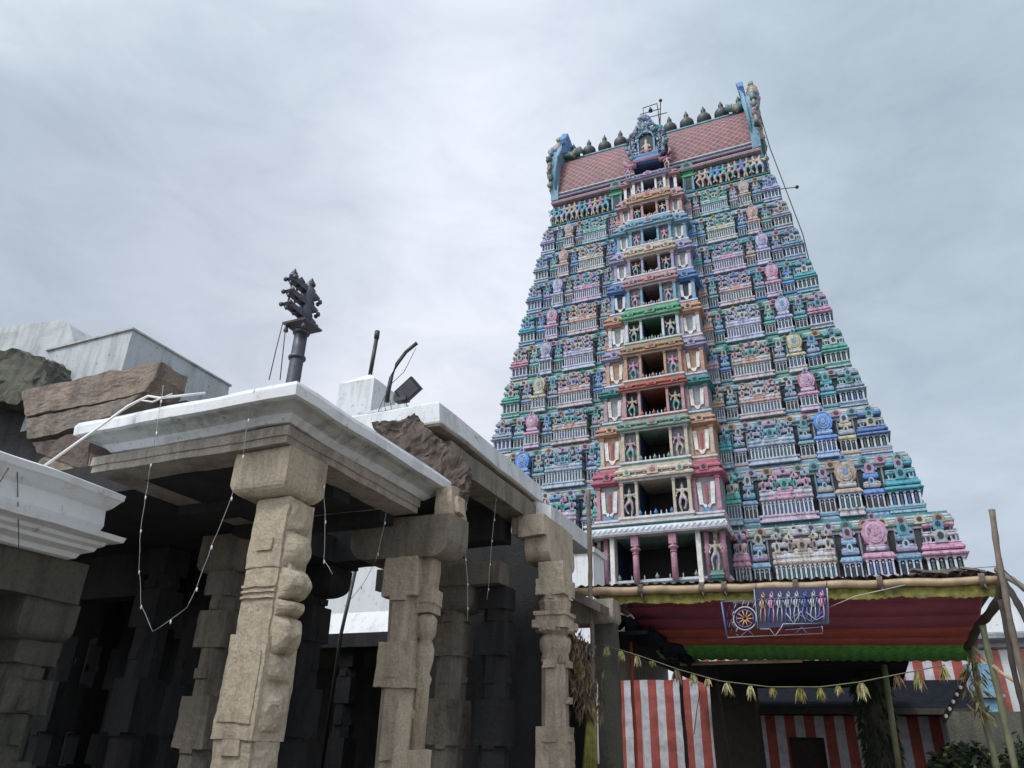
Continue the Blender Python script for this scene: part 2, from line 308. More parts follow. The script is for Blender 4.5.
# ================================================================ mini shrines of the tower (unit width, depth, height; wall at y=0, front towards -y)
PANELS = ['teal', 'dblue', 'blue', 'dteal']
def shrine(kind, panel, pane):
    b = MB(); W = .43; Fy = -.76; n = dict(kuta=5, panjara=5, shala=13, niche=4)[kind]
    if kind == 'niche': W = .40; Fy = -.5
    b.mold(-W, W, Fy, 0, [(0,0),(.07,0),(.07,.03),(.025,.045),(.025,.075),(.075,.09),(.075,.125),(0,.125)], 'lightpaint')
    b.box(-W+.05, W-.05, Fy+.06, 0, .125, .42, panel)
    pw = .013 if kind == 'shala' else .028; k2 = .25 if kind == 'shala' else 1
    for i in range(n):
        x = -W+pw+(2*W-2*pw)*i/(n-1)
        b.box(x-pw, x+pw, Fy-.02, Fy+.05, .125, .42, 'pil_white'); b.box(x-pw*1.6, x+pw*1.6, Fy-.05, Fy+.05, .375, .40, 'lightpaint'); b.box(x-pw*1.5, x+pw*1.5, Fy-.04, Fy+.05, .125, .15, 'lightpaint')
        if i < n-1:
            x2 = x+(2*W-2*pw)/(n-1); g = (x2-x)
            b.box(x+g*.34, x2-g*.34, Fy+.01, Fy+.07, .15, .345, pane); b.prism([(x+g*.3, .345), (x2-g*.3, .345), ((x+x2)/2, .385)], 'y', Fy+.07, Fy+.01, 'lightpaint')
    for sx in (-1, 1):
        for i in range(3):
            y = Fy+.03+(-Fy-.06)*i/2.4; xx = sx*W; b.box(min(xx, xx-sx*.06*k2), max(xx, xx-sx*.06*k2), y, y+.07, .125, .42, 'pil_white')
    k = k2
    def m2(prof, m, x0=-W, x1=W):      # eave mouldings, overhang kept in proportion for the wide shrine
        n0 = len(b.v); b.mold(x0, x1, Fy, 0, prof, m)
        if k2 != 1:
            for j in range(n0, len(b.v)):
                v = b.v[j]
                if abs(v[0]) > W: s = 1 if v[0] > 0 else -1; b.v[j] = (s*(W+(abs(v[0])-W)*k2), v[1], v[2])
    m2([(0,.415),(.04,.42),(.04,.435),(.10,.44),(.115,.455),(.11,.47),(.075,.50),(.05,.535),(.0,.56)], 'roofpaint')
    m2([(-.03,.555),(.06,.565),(.075,.58),(.06,.60),(-.02,.62)], 'lightpaint' if kind != 'kuta' else 'roofpaint') if kind in ('shala', 'kuta') else None
    m2([(.035,.40),(.055,.405),(.055,.418),(.03,.42)], 'accent'); m2([(.105,.471),(.122,.473),(.12,.483),(.09,.486)], 'lightpaint')
    def stack(x0, x1, yf, yb_, z0, z1, n_, ms, oh=.05, shrink=.02, kx=1.0, ky=1.6):
        """piled storeys of a model tower: dark neck, bulging eave, pale lip, each a little smaller"""
        h = (z1-z0)/n_
        for q in range(n_):
            za = z0+q*h; sx_ = shrink*q*kx; m_ = ms[q % len(ms)]; n0 = len(b.v)
            cx_ = (x0+x1)/2
            b.mold(x0+sx_, x1-sx_, yf+shrink*q*ky, yb_, [(-.01, za), (-.01, za+.28*h), (oh*.7, za+.32*h, m_), (oh*1.15, za+.46*h, m_), (oh*1.2, za+.56*h, m_), (oh*.8, za+.74*h, m_), (oh*1.05, za+.78*h, 'lightpaint'), (oh*.95, za+.86*h, 'lightpaint'), (oh*.2, za+.90*h, m_), (-.012, za+h, m_)], 'dgrey')  # necks in dark paint, the shading of each gap put into colour
            if kx != 1.0 or True:
                for j in range(n0, len(b.v)):
                    v = b.v[j]
                    if v[0] > x1-sx_: b.v[j] = (x1-sx_+(v[0]-x1+sx_)*kx, v[1], v[2])
                    elif v[0] < x0+sx_: b.v[j] = (x0+sx_-(x0+sx_-v[0])*kx, v[1], v[2])
    if kind == 'kuta':
        stack(-.38, .38, Fy+.06, 0, .55, .90, 3, ['roofpaint', 'accent', 'roofpaint'], .07, .045, 1.0, .25)
        b.kudu(0, Fy+.02, .64, .32, .17, 'accent', 'dteal', .06)
        for x in (-.29, .29): b.kudu(x, Fy+.06, .645, .15, .11, 'lightpaint', 'dteal', .05)
        b.kudu(0, Fy+.04, .79, .26, .13, 'accent2', 'dteal', .06)
        for sx in (-1, 1): b.prism([(Fy+.22, .67), (-.2, .67), (-.3, .82), (Fy+.3, .82)], 'x', sx*.38, sx*.44, 'accent')
        b.lathe(0, Fy/2+.06, [(.12,.89),(.16,.905),(.15,.93),(.05,.95),(.03,.99),(.001,1.03)], 6, 'lightpaint')
    elif kind == 'panjara':
        stack(-.26, .26, Fy+.12, 0, .55, .66, 1, ['lightpaint'], .08)
        for rr, dd, mt, zz in ((.40, .0, 'roofpaint', 1), (.30, -.05, 'lightpaint', 1), (.25, -.075, 'roofpaint', 1), (.11, -.11, 'accent', 1)):
            b.prism([(rr*math.sin(2*PI*i/20)*(1+.10*(i % 2 if rr == .40 else 0)), .79+rr*.40*math.cos(2*PI*i/20)*(1+.08*(i % 2 if rr == .40 else 0))) for i in range(20)], 'y', -.15 if rr == .4 else Fy+.1, Fy+.08+dd, mt)
        for i in range(8): aa = 2*PI*i/8; b.ball((.18*math.cos(aa), Fy+.0, .79+.075*math.sin(aa)), .03, 'lightpaint', .5, 5)
        b.kudu(0, Fy+.10, .93, .26, .10, 'accent', 'dteal', .06)
    elif kind == 'shala':
        segs = [(-.435, -.30, 3, ['accent', 'accent2'], .86, .03), (-.30, -.235, 2, ['accent2'], .76, 0), (-.235, -.12, 3, ['lightpaint', 'accent2', 'roofpaint'], .84, .02), (-.12, .12, 3, ['roofpaint', 'accent', 'accent2'], .90, .05)]
        segs += [(-x1, -x0, n_, ms, zt_, d_) for x0, x1, n_, ms, zt_, d_ in segs[:3]]
        for x0, x1, n_, ms, zt_, d_ in segs:
            stack(x0, x1, Fy+.07-d_*2, 0, .55, zt_, n_, ms, .06, .012, .25); xm = (x0+x1)/2; ww = x1-x0
            if ww > .08: b.kudu(xm, Fy+.03-d_*2, .63, ww*.62, .15, 'accent' if ms[0] != 'accent' else 'roofpaint', 'dteal', .07); b.kudu(xm, Fy+.08-d_*2, zt_-.07, ww*.5, .09, ms[-1], 'dteal', .05)
            b.lathe(xm, Fy/2, [(.02,zt_-.01),(.032,zt_+.012),(.03,zt_+.03),(.008,zt_+.045),(.001,zt_+.075)], 5, 'lightpaint')
            b.mold(xm-ww*.36, xm+ww*.36, Fy-.075, Fy+.1, [(0, .425), (.012, .45), (.012, .47), (-.01, .53), (0, .56)], ms[0])
        for x in (-.12, .12): b.lathe(x, Fy+.05, [(.02,.86),(.03,.88),(.008,.9),(.001,.93)], 5, 'lightpaint')
        for i in range(15): x = -.42+.84*i/14; b.prism([(x-.014, .555), (x+.014, .555), (x, .60)], 'y', Fy-.02, Fy+.02, 'lightpaint')
    else:
        stack(-.30, .30, -.42, 0, .55, .80, 2, ['accent2', 'roofpaint'], .07, .05, 1.0, .6)
        b.kudu(0, -.40, .78, .44, .17, 'accent', 'dteal', .10); b.kudu(0, -.47, .62, .26, .12, 'lightpaint', 'dteal', .05)
        for sx in (-1, 1): b.prism([(sx*.12, .80), (sx*.34, .84), (sx*.30, .91), (sx*.2, .86)], 'y', -.2, -.3, 'lightpaint')
    b.v = [(x, y, z if z < .10 else (.10+(z-.10)*.25/.32 if z < .42 else (.35+(z-.42)*.09/.14 if z < .56 else .44+(z-.56)*.56/.44))) for x, y, z in b.v]
    return b.mesh(kind)
tp('pane_green', (.06, .13, .11)); tp('pane_blue', (.05, .12, .27)); tp('pane_teal', (.03, .13, .15))
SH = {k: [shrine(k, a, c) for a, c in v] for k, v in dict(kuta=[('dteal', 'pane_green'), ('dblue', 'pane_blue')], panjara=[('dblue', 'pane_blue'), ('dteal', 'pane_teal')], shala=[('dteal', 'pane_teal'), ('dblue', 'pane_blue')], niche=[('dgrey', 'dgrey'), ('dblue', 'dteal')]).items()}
# ================================================================ the gopuram
X0, YC = -9.2, 48.7
S = [10.1, 13.8, 17.3, 20.4, 23.2, 26.2, 29.2, 32.1, 35.0, 37.8, 40.5, 42.7]
def lerp_tab(tab, z):
    for (a, va), (b_, vb) in zip(tab, tab[1:]):
        if z <= b_: return va+(vb-va)*(z-a)/(b_-a)
    return tab[-1][1]
HW = lambda z: lerp_tab([(0, 16.0), (10, 15.0), (15, 13.3), (20, 12.1), (26, 11.1), (33, 10.05), (41, 8.8), (60, 8.8)], z)
YW = lambda z: 42.5+(z-10)*(3.7/31)
YB = lambda z: 40.1+(z-10.5)*(5.3/31)
gop = empty('gopuram', (X0, YC, 0), 'tall tapering temple gateway tower with multicoloured tiers of miniature shrines and a red vaulted roof', 'temple tower')
P_ = dict(pink=(.60,.24,.33), hotpink=(.60,.20,.42), green=(.06,.36,.22), teal=(.05,.33,.36), blue=(.07,.22,.60), dblue=(.06,.12,.32), lav=(.42,.38,.56), tan=(.48,.32,.16), cream=(.58,.48,.32), orange=(.58,.27,.13), grey=(.30,.33,.37), yellow=(.56,.46,.18), sky=(.22,.42,.55), gb=(.15,.26,.36), gg=(.22,.30,.24), rose=(.50,.30,.32))
#        kuta    niche   panjara  niche2  shala    inner   edge
TC = [('pink','gb','pink','sky','cream','sky','pink'), ('teal','blue','tan','gb','pink','gb','green'), ('dblue','yellow','blue','gg','grey','lav','teal'), ('grey','teal','pink','gb','orange','gg','tan'),
      ('green','gb','yellow','grey','orange','blue','rose'), ('pink','green','lav','green','lav','teal','orange'), ('teal','blue','pink','gb','orange','gg','tan'), ('gb','dblue','lav','tan','pink','dblue','teal'),
      ('grey','green','orange','blue','yellow','gb','blue'), ('lav','gb','tan','lav','green','pink','orange')]
BANDS = [('teal','pil_white','greygreen'), ('sky','cream','sky'), ('cream','pil_white','sky'), ('sky','pil_white','teal'), ('green','pil_white','teal'), ('teal','pil_white','green'), ('blue','sky','teal'), ('sky','lav','teal'), ('teal','pil_white','blue'), ('teal','lav','sky'), ('teal','pil_white','sky')]
BAYC = ['greygreen', 'cream', 'greygreen', 'red', 'tan', 'green', 'rose', 'cream', 'sky', 'peach', 'lav']
WINGC = ['pink', 'dpink', 'peach', 'teal', 'lav', 'peach', 'blue', 'lav', 'sky', 'rose', 'rose']
WINGP = ['dteal', 'grey', 'peach', 'grey', 'tan', 'grey', 'dblue', 'grey', 'grey', 'grey', 'dblue']
OPW = [2.3, 1.0, .92, .80, .72, .66, .60, .52, .50, .48, .45]
BIN = [3.3, 2.05, 2.0, 1.92, 1.85, 1.8, 1.7, 1.65, 1.55, 1.45, 1.3]
BOUT = [3.7, 3.6, 3.45, 3.3, 3.2, 3.1, 2.95, 2.8, 2.6, 2.4, 2.1]
rnd = random.Random(3)
for i in range(11):
    s = S[i]; H = S[i+1]-s; Hn = (S[i+2]-S[i+1]) if i < 10 else 1.6; hw = HW(s)-.55; yw = YW(s)+.5-YC; hd = -yw; zb = s-.15*H if i else 9.2; zt = S[i+1]-.15*Hn
    A, B, Cc = BANDS[i]
    b = MB()
    b.mold(-hw, hw, -hd, hd, [(.0,zb),(.34,zb,Cc),(.34,zb+.035*H,Cc),(.20,zb+.05*H,Cc),(.20,zb+.07*H,B),(.40,zb+.08*H,A),(.42,zb+.115*H,A),(.30,zb+.13*H,A),(.30,zb+.15*H,B),(0,zb+.15*H,B)], A)
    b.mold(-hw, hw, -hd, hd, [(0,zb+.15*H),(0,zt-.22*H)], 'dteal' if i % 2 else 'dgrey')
    zc = zt-.22*H
    b.mold(-hw, hw, -hd, hd, [(0,zc),(.08,zc,B),(.08,zc+.03*H,B),(.22,zc+.045*H,Cc),(.26,zc+.07*H,Cc),(.18,zc+.12*H,Cc),(.10,zc+.14*H,B),(.16,zc+.15*H,B),(.16,zc+.175*H,B),(.04,zc+.19*H,A),(.04,zt,A)], A)
    nk = max(6, int(hw/.85))
    for k in range(-nk, nk+1):
        x = k*hw/nk*.97
        if abs(x) > BOUT[i]: b.kudu(x, -hd-.16, zc+.05*H, .55, .14*H, rnd.choice(['sky', 'lav', 'greygreen', 'tan', 'cream', 'teal', 'pink']), 'dgrey', .12)
    for sx in (-1, 1):
        b.X = Matrix.Rotation(sx*PI/2, 4, 'Z')
        for k in range(-3, 4): b.kudu(k*hd/3.4, -hw-.16, zc+.05*H, .55, .14*H, rnd.choice(['sky', 'lav', 'tan', 'teal']), 'dgrey', .12)
        b.X = Matrix.Identity(4)
    # pilasters on the recessed wall
    nr = int(2*hw/.42)
    for k in range(nr+1):
        x = -hw+2*hw*k/nr
        b.box(x-.045, x+.045, -hd-.06, -hd+.02, zb+.15*H, zc, 'grey' if k % 3 else 'sky')
    st = b.build('storey', gop); st['category'] = ''; del st['category']
    if i < 10:
        c = TC[i]; Hs = .97*H; zs = s-.12*H
        D = .95-.02*i; bo = BOUT[i]; Sx = hw+.45-bo
        pos = [('kuta', .175, 0), ('niche', .115, 1), ('panjara', .13, 2), ('niche', .10, 3), ('shala', .31, 4), ('niche', .09, 5), ('kuta', .08, 6)]
        nmz = dict(kuta='corner_shrine', niche='niche_shrine', panjara='horseshoe_shrine', shala='barrel_shrine')
        for sd in (-1, 1):
            e = hw+.45
            for j, (kd, fw, ci) in enumerate(pos):
                w = fw*Sx; x = sd*(e-w/2); e -= w
                y = -hd+(.05 if kd != 'niche' else .12); nm = nmz[kd] if j != 6 else 'slim_shrine'
                if kd == 'kuta' and j == 0:
                    inst(nm, SH[kd][i % 2], st, (x, -hd-.55+w, zs), 0, (w*1.0, w*1.12, Hs), P_[c[ci]])
                else: inst(nm, SH[kd][(i+j) % 2], st, (x, y, zs), 0, (w*1.0, D*(1 if kd != 'niche' else .9), Hs*(1 if kd != 'niche' else .96)), P_[c[ci]])
            for q in (.235, .355, .48, .82):
                inst('ledge_statue', (G0, G1, G2)[int(q*100+i) % 3], st, (sd*(hw+.45-q*Sx), -hd-.62, zs+.05*H), 0, (.55, .5, .30*H), P_[rnd.choice(['sky', 'grey', 'lav', 'cream', 'teal', 'rose'])]) if False else None
            # side faces
            wk = .175*Sx; L = 2*(hd+.45)-2*wk; ps = [('niche', .14, 1), ('panjara', .16, 2), ('shala', .40, 4), ('panjara', .16, 2), ('niche', .14, 3)]; e = L/2
            for kd, fw, ci in ps:
                w = fw*L; y = e-w/2; e -= w
                inst(nmz[kd], SH[kd][i % 2], st, (sd*(hw-.08), y, zs), sd*PI/2, (w, D*.9, Hs), P_[c[ci]])
            inst('corner_shrine', SH['kuta'][i % 2], st, (sd*(hw+.45-wk/2), hd+.45, zs), 0, (wk, wk*1.12, Hs), P_[c[0]])
    # ---- central bay
    yb = YB(s)-YC; op = OPW[i]; bi = BIN[i]; z0 = s; oh = dict({0: 2.35, 1: 2.05, 10: 1.25}).get(i, 2.05-.11*i*.75) ; oh = min(oh, .62*H) if i else 2.3
    b = MB(); cc = BAYC[i]; jm = 'cream' if i < 3 else ['rose', 'peach', 'pil_white', 'sky', 'lav', 'sky', 'rose', 'white'][i-3]
    if i == 10: jm = 'white'
    zl = z0+oh
    b.box(-bi, bi, yb, yw+.1, z0-.14*H, z0, 'lightb' if False else cc)                                   # sill block
    b.mold(-bi, bi, yb, yw, [(0, z0-.16*H), (.14, z0-.15*H), (.14, z0-.11*H), (.04, z0-.09*H), (.04, z0-.05*H), (.12, z0-.04*H, 'pil_white'), (.12, z0-.005*H, 'pil_white'), (0, z0, 'pil_white')], cc)
    for sx in (-1, 1):
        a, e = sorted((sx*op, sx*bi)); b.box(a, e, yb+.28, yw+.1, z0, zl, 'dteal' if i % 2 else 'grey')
        for xx, ww in ((op+.075, .075), (bi-.10, .09)):
            b.box(sx*xx-ww, sx*xx+ww, yb, yb+.3, z0, zl, jm); b.box(sx*xx-ww*1.4, sx*xx+ww*1.4, yb-.05, yb+.3, zl-.14, zl-.04, cc); b.box(sx*xx-ww*1.4, sx*xx+ww*1.4, yb-.05, yb+.3, z0, z0+.1, cc)
    b.box(-op-.1, op+.1, yw-.14, yw+.1, z0-.1, zl+.1, 'shade_black')  # near-black paint stands in for the unlit depth of the doorway
    for sx in (-1, 1): b.box(*sorted((sx*(op-.0), sx*(op-.03))), yb+.3, yw-.13, z0, zl, 'dblue')
    # balustrade with finials
    for k in range(7):
        x = -op*.9+1.8*op*k/6
        b.lathe(x, yb-.03, [(.03, z0), (.05, z0+.05), (.02, z0+.1), (.05, z0+.14), (.02, z0+.19), (.001, z0+.26)] if k % 3 else [(.05, z0), (.10, z0+.08), (.12, z0+.16), (.05, z0+.24), (.001, z0+.36)], 6, 'pil_white' if k % 3 else ('blue' if i == 1 else cc))
    zt2 = S[i+1]-.16*Hn; hh = zt2-zl
    b.mold(-bi, bi, yb, yw, [(0, zl), (.06, zl+.02*hh, 'pil_white'), (.06, zl+.10*hh, 'pil_white'), (.26, zl+.14*hh), (.28, zl+.24*hh), (.18, zl+.36*hh), (.05, zl+.42*hh), (.05, zl+.50*hh, 'pil_white'), (.20, zl+.54*hh), (.22, zl+.64*hh), (.13, zl+.76*hh), (.02, zl+.84*hh), (.02, zl+1.0*hh)], cc)
    b.kudu(0, yb-.2, zl+.3*hh, .7, .55*hh, cc, 'dpink', .14)
    for x in (-bi*.75, bi*.75): b.kudu(x, yb-.16, zl+.34*hh, .45, .42*hh, cc, 'teal', .12)
    for k in range(9): x = -bi+2*bi*k/8; b.box(x-.05, x+.05, yb-.16, yb, zl+.42*hh, zl+.52*hh, cc)
    db = b.build('door_bay', st)
    if i == 0:
        pass
    # wings with the tall painted emblem
    bo = BOUT[i]
    for sx in (-1, 1):
        b = MB(); wc = WINGC[i]; xa, xb = bi, bo; yq = yb+.35
        if sx < 0: xa, xb = -bo, -bi
        b.box(xa, xb, yq+.12, yw+.1, z0-.1*H, zl+.1, WINGP[i])
        b.mold(xa, xb, yq, yw, [(0, z0-.16*H), (.12, z0-.15*H), (.12, z0-.11*H), (.03, z0-.09*H), (.03, z0-.05*H), (.1, z0-.04*H, 'pil_white'), (.1, z0-.005*H, 'pil_white'), (0, z0, 'pil_white')], wc)
        xe = bo if sx > 0 else -bo
        for xx in (xe-sx*.14, (bi+.1)*sx):
            b.box(xx-.11, xx+.11, yq-.02, yq+.3, z0, zl, jm if i != 1 else 'pink'); b.box(xx-.16, xx+.16, yq-.06, yq+.3, zl-.16, zl-.04, wc); b.box(xx-.15, xx+.15, yq-.06, yq+.3, z0, z0+.12, wc)
        zc2 = zl; hh2 = hh*1.0
        b.mold(xa, xb, yq, yw, [(0, zc2), (.06, zc2+.02*hh2), (.06, zc2+.08*hh2), (.26, zc2+.13*hh2), (.27, zc2+.22*hh2), (.16, zc2+.34*hh2), (.04, zc2+.4*hh2), (.04, zc2+.5*hh2, 'pil_white'), (.18, zc2+.53*hh2), (.19, zc2+.62*hh2), (.1, zc2+.74*hh2), (.0, zc2+.8*hh2), (0, zc2+hh2)], wc)
        b.kudu((xa+xb)/2, yq-.16, zc2+.28*hh2, .5, .5*hh2, wc, 'dteal', .12)
        cx = (xa+xb)/2+sx*-.02; w = (xb-xa)*.5; zz = z0+.12; hz = oh*.78
        if 0 < i < 10:
            for q in (-1, 1): b.prism([(cx+q*w*.26, zz+.18*hz), (cx+q*w*.55, zz+.2*hz), (cx+q*w*.66, zz+hz), (cx+q*w*.34, zz+hz)], 'y', yq+.14, yq+.03, 'white')
            b.prism([(cx-w*.4, zz+.26*hz), (cx-w*.1, zz), (cx+w*.1, zz), (cx+w*.4, zz+.26*hz), (cx, zz+.16*hz)], 'y', yq+.13, yq+.04, 'white')
            if i < 3: b.prism([(cx-w*.08, zz+.2*hz), (cx+w*.08, zz+.2*hz), (cx+w*.12, zz+hz*.92), (cx-w*.12, zz+hz*.92)], 'y', yq+.14, yq+.05, 'namred')
            if i == 1: b.kudu(cx, yq+.1, z0-.25, .5, .55, 'blue', 'sky', .14)
        b.build('bay_wing', st)
    gs = oh*.95*.9
    if i:
        for sx, g in ((-1, G0), (1, G1)): inst('guardian_statue', g, st, (sx*(op+bi)/2*1.0, yb+.16, z0+.02), 0, (gs*min(1, 2.2*(bi-op)/gs*.9), gs, gs), P_[['pink', 'cream', 'rose', 'tan'][i % 4]])
# portico of the lowest visible storey
st0 = [o for o in gop.children if o.name.startswith('storey')][0]
b = MB(); yb = YB(S[0])-YC; zt = 12.42
b.mold(-3.75, 3.75, yb-.55, yb+1.2, [(-.1, zt), (.16, zt-.05, 'greygreen'), (.24, zt+.04, 'pil_white'), (.26, zt+.2, 'pil_white'), (.16, zt+.42, 'pil_white'), (-.05, zt+.5, 'greygreen'), (-.05, zt+.56, 'teal'), (.12, zt+.6, 'pil_white'), (.12, zt+.72, 'pil_white'), (-.1, zt+.78, 'cream')], 'pil_white')
for k in range(26):
    x = -3.8+7.6*k/25; b.tube([(x-.1, yb-.78, zt+.1), (x, yb-.80, zt+.22), (x+.1, yb-.76, zt+.3)], .035, 'greygreen' if k % 2 else 'sky', 4)
b.build('porch_eave', st0)
for sx in (-1, 1):
    b = MB(); x = sx*1.03; y = yb-.35
    b.lathe(x, y, [(.17, 9.9), (.17, 11.3), (.14, 11.35)], 8, 'pink'); b.lathe(x, y, [(.14, 11.35), (.2, 11.42), (.14, 11.5), (.2, 11.56), (.28, 11.62), (.28, 11.68), (.17, 11.74), (.2, 11.8)], 12, 'pink'); b.box(x-.2, x+.2, y-.2, y+.2, 11.8, 12.42, 'pink')
    b.build('porch_post', st0)
    for q in (0, 1):
        b = MB(); x = sx*(2.75+q*.85); b.lathe(x, yb-.1, [(.13, 9.9), (.13, 11.2), (.2, 11.3), (.12, 11.4), (.2, 11.55), (.13, 11.6), (.16, 12.4)], 8, 'pink'); b.build('porch_pilaster', st0)
    inst('porch_statue', G2, st0, (sx*3.18, yb-.15, 10.3), 0, (1.5, 1.6, 1.75), P_['cream'])
    b = MB(); b.box(sx*3.18-.32, sx*3.18+.32, yb-.35, yb+.2, 9.9, 10.28, 'teal'); b.mold(sx*3.18-.3, sx*3.18+.3, yb-.35, yb+.2, [(0, 10.0), (.07, 10.04), (.07, 10.12), (0, 10.15)], 'greygreen'); b.build('statue_plinth', st0)
    b = MB(); x = sx*2.35; b.box(x-.12, x+.12, yb-.35, yb+.3, 9.6, 12.42, 'white'); b.build('porch_jamb', st0)
# frieze storey figures and little green shrines
st10 = [o for o in gop.children if o.name.startswith('storey')][10]
yw10 = YW(S[10])+.5-YC; hw10 = HW(S[10])-.55
cols = ['pink', 'cream', 'blue', 'sky', 'lav', 'tan', 'green', 'rose', 'yellow', 'hotpink', 'grey', 'teal']
for sx in (-1, 1):
    for k in range(11):
        x = sx*(3.75+(hw10-3.7)*k/10.5)
        inst('frieze_statue', (G0, G2, G1)[k % 3], st10, (x, yw10-.36, S[10]-.02), 0, (2.0, 1.5, 1.75+.15*rnd.random()), P_[rnd.choice(cols)])
    for k in range(4):
        inst('frieze_statue', (G0, G2)[k % 2], st10, (sx*(hw10+.3), yw10+.5+k*1.1, S[10]-.02), sx*PI/2, (1.6, 1.3, 1.5), P_[rnd.choice(cols)])
    b = MB(); x = sx*2.85; y = yw10-.45; z = S[10]
    b.box(x-.42, x+.42, y+.1, y+.5, z, z+1.3, 'teal'); b.box(x-.2, x+.2, y+.05, y+.12, z+.2, z+1.1, 'shade_black')  # front slab in near-black paint imitates shade inside the little door
    for q in (-.36, .36): b.box(x+q-.06, x+q+.06, y, y+.2, z, z+1.3, 'sky')
    b.mold(x-.42, x+.42, y+.1, y+.5, [(0, z+1.3), (.15, z+1.35), (.15, z+1.45), (0, z+1.6), (0, z+1.75), (.1, z+1.8), (0, z+1.95)], 'green'); b.kudu(x, y+.05, z+1.9, .95, .95, 'teal', 'shade_black', .15)
    b.build('green_shrine', st10)
# ---- vaulted crown
b = MB(); hwr = 7.85; yr0 = 46.35-YC; z = 42.65
b.mold(-8.1, 8.1, yr0-.05, -yr0, [(0, z-.2), (.25, z-.15, 'grey'), (.3, z, 'rose'), (.15, z+.18, 'rose'), (.02, z+.24, 'dgrey'), (.02, z+.4, 'dgrey'), (.16, z+.44, 'lav'), (.2, z+.56, 'lav'), (.06, z+.7, 'grey'), (.0, z+.74, 'dgrey'), (.0, z+.84, 'dgrey'), (.12, z+.88, 'pil_white'), (.12, z+.96, 'pil_white'), (-.1, z+1.0, 'grey')], 'grey')
b.build('crown_cornice', gop)
b = MB(); pr = []; ybot = yr0-.05; zbot = 43.6
for k in range(13):
    a = k/12*PI/2; pr.append((ybot*math.cos(a)**.9 if a < PI/2-.01 else 0, zbot+5.0*math.sin(a)**1.15))
full = pr+[(-y, zz) for y, zz in pr[-2::-1]]
b.prism(full, 'x', -hwr, hwr, 'diamond'); b.build('vaulted_roof', gop)
b = MB(); b.mold(-hwr, hwr, -.5, .5, [(0, 48.35), (.14, 48.4, 'pil_white'), (.14, 48.5, 'pil_white'), (.05, 48.52), (.05, 48.66), (.12, 48.7, 'sky'), (.12, 48.82, 'sky'), (0, 48.9, 'green')], 'green'); b.build('ridge_band', gop)
for k in range(11):
    if k == 5: continue
    b = MB(); x = (k-5)*1.44*(1.0 if k != 5 else 1)
    b.lathe(x, 0, [(.22, 48.85), (.34, 48.98), (.52, 49.2), (.61, 49.5), (.58, 49.8), (.42, 50.03), (.18, 50.12), (.25, 50.2), (.13, 50.3), (.21, 50.46), (.2, 50.66), (.09, 50.78), (.1, 50.86), (.001, 51.15)], 14, 'copper')
    b.build('roof_pot_finial', gop)
# end gables
for sx in (-1, 1):
    b = MB(); o = []
    for k in range(17):
        a = -PI*.62+PI*1.24*k/16; o.append((3.0*math.sin(a)*(1.0 if abs(a) > 1.2 else 1.0), 46.3+3.6*math.cos(a)))
    o = [(-2.6, 42.9)]+o+[(2.6, 42.9)]
    x0, x1 = sorted((sx*7.9, sx*8.55)); b.prism(o, 'x', x0, x1, 'sky')
    b.prism([(y*.72, 46.2+(zz-46.2)*.72) for y, zz in o], 'x', sx*8.5, sx*8.75, 'teal')
    # flaring front and back tips like curled hooks, flame ornaments round the edge
    for k in range(150):
        a = -PI*.72+PI*1.44*(k % 50)/49; row = k//50; kk = (3.15, 2.75, 2.4)[row]; y = kk*math.sin(a)+rnd.uniform(-.1, .1); zz = 46.3+kk*1.19*math.cos(a)+rnd.uniform(-.1, .1)
        b.ball((sx*(8.5+(0, .16, .16)[row]), y, zz), rnd.uniform(.15, .25), rnd.choice(['sky', 'grey', 'rose', 'greygreen', 'lav', 'cream', 'dteal', 'tan']), rnd.uniform(.9, 1.8), 5)
    b.prism([(-1.2, 49.4), (-1.7, 50.6), (-1.2, 51.8), (.3, 51.6), (1.0, 49.6)], 'x', sx*7.5, sx*8.0, 'blue')
    b.tube([(sx*8.1, -2.6, 44), (sx*8.0, -3.0, 45.6), (sx*7.95, -2.9, 47.2), (sx*7.8, -2.3, 48.8), (sx*7.7, -1.6, 50.2)], [.14, .15, .16, .14, .1], 'sky', 6)
    for q, (y, zz, r) in enumerate([(-.4, 50.0, .6), (-.5, 50.7, .5), (-.3, 51.4, .42), (-.5, 51.9, .3), (.5, 50.4, .5), (.2, 51.1, .4), (-1.4, 49.6, .5), (-1.0, 50.4, .45)]): b.ball((sx*8.5, y, zz), r, ['pink', 'grey', 'rose' if False else 'tan', 'greygreen', 'sky', 'teal', 'lav', 'cream'][q], 1.1, 7)
    for q in range(7): b.ball((sx*(6.5+.22*q), -.9, 49.1+.22*abs(q-3)*.6), .3, ['grey', 'teal', 'tan'][q % 3], 1.3, 6)
    b.rough(.12, 1.6, .12, 4.5); b.v = [(x*(1 if abs(x) < 8 else 1)-sx*.12, y, zz if zz < 46 else 46+(zz-46)*.93) for x, y, zz in b.v]; b.build('end_gable', gop)
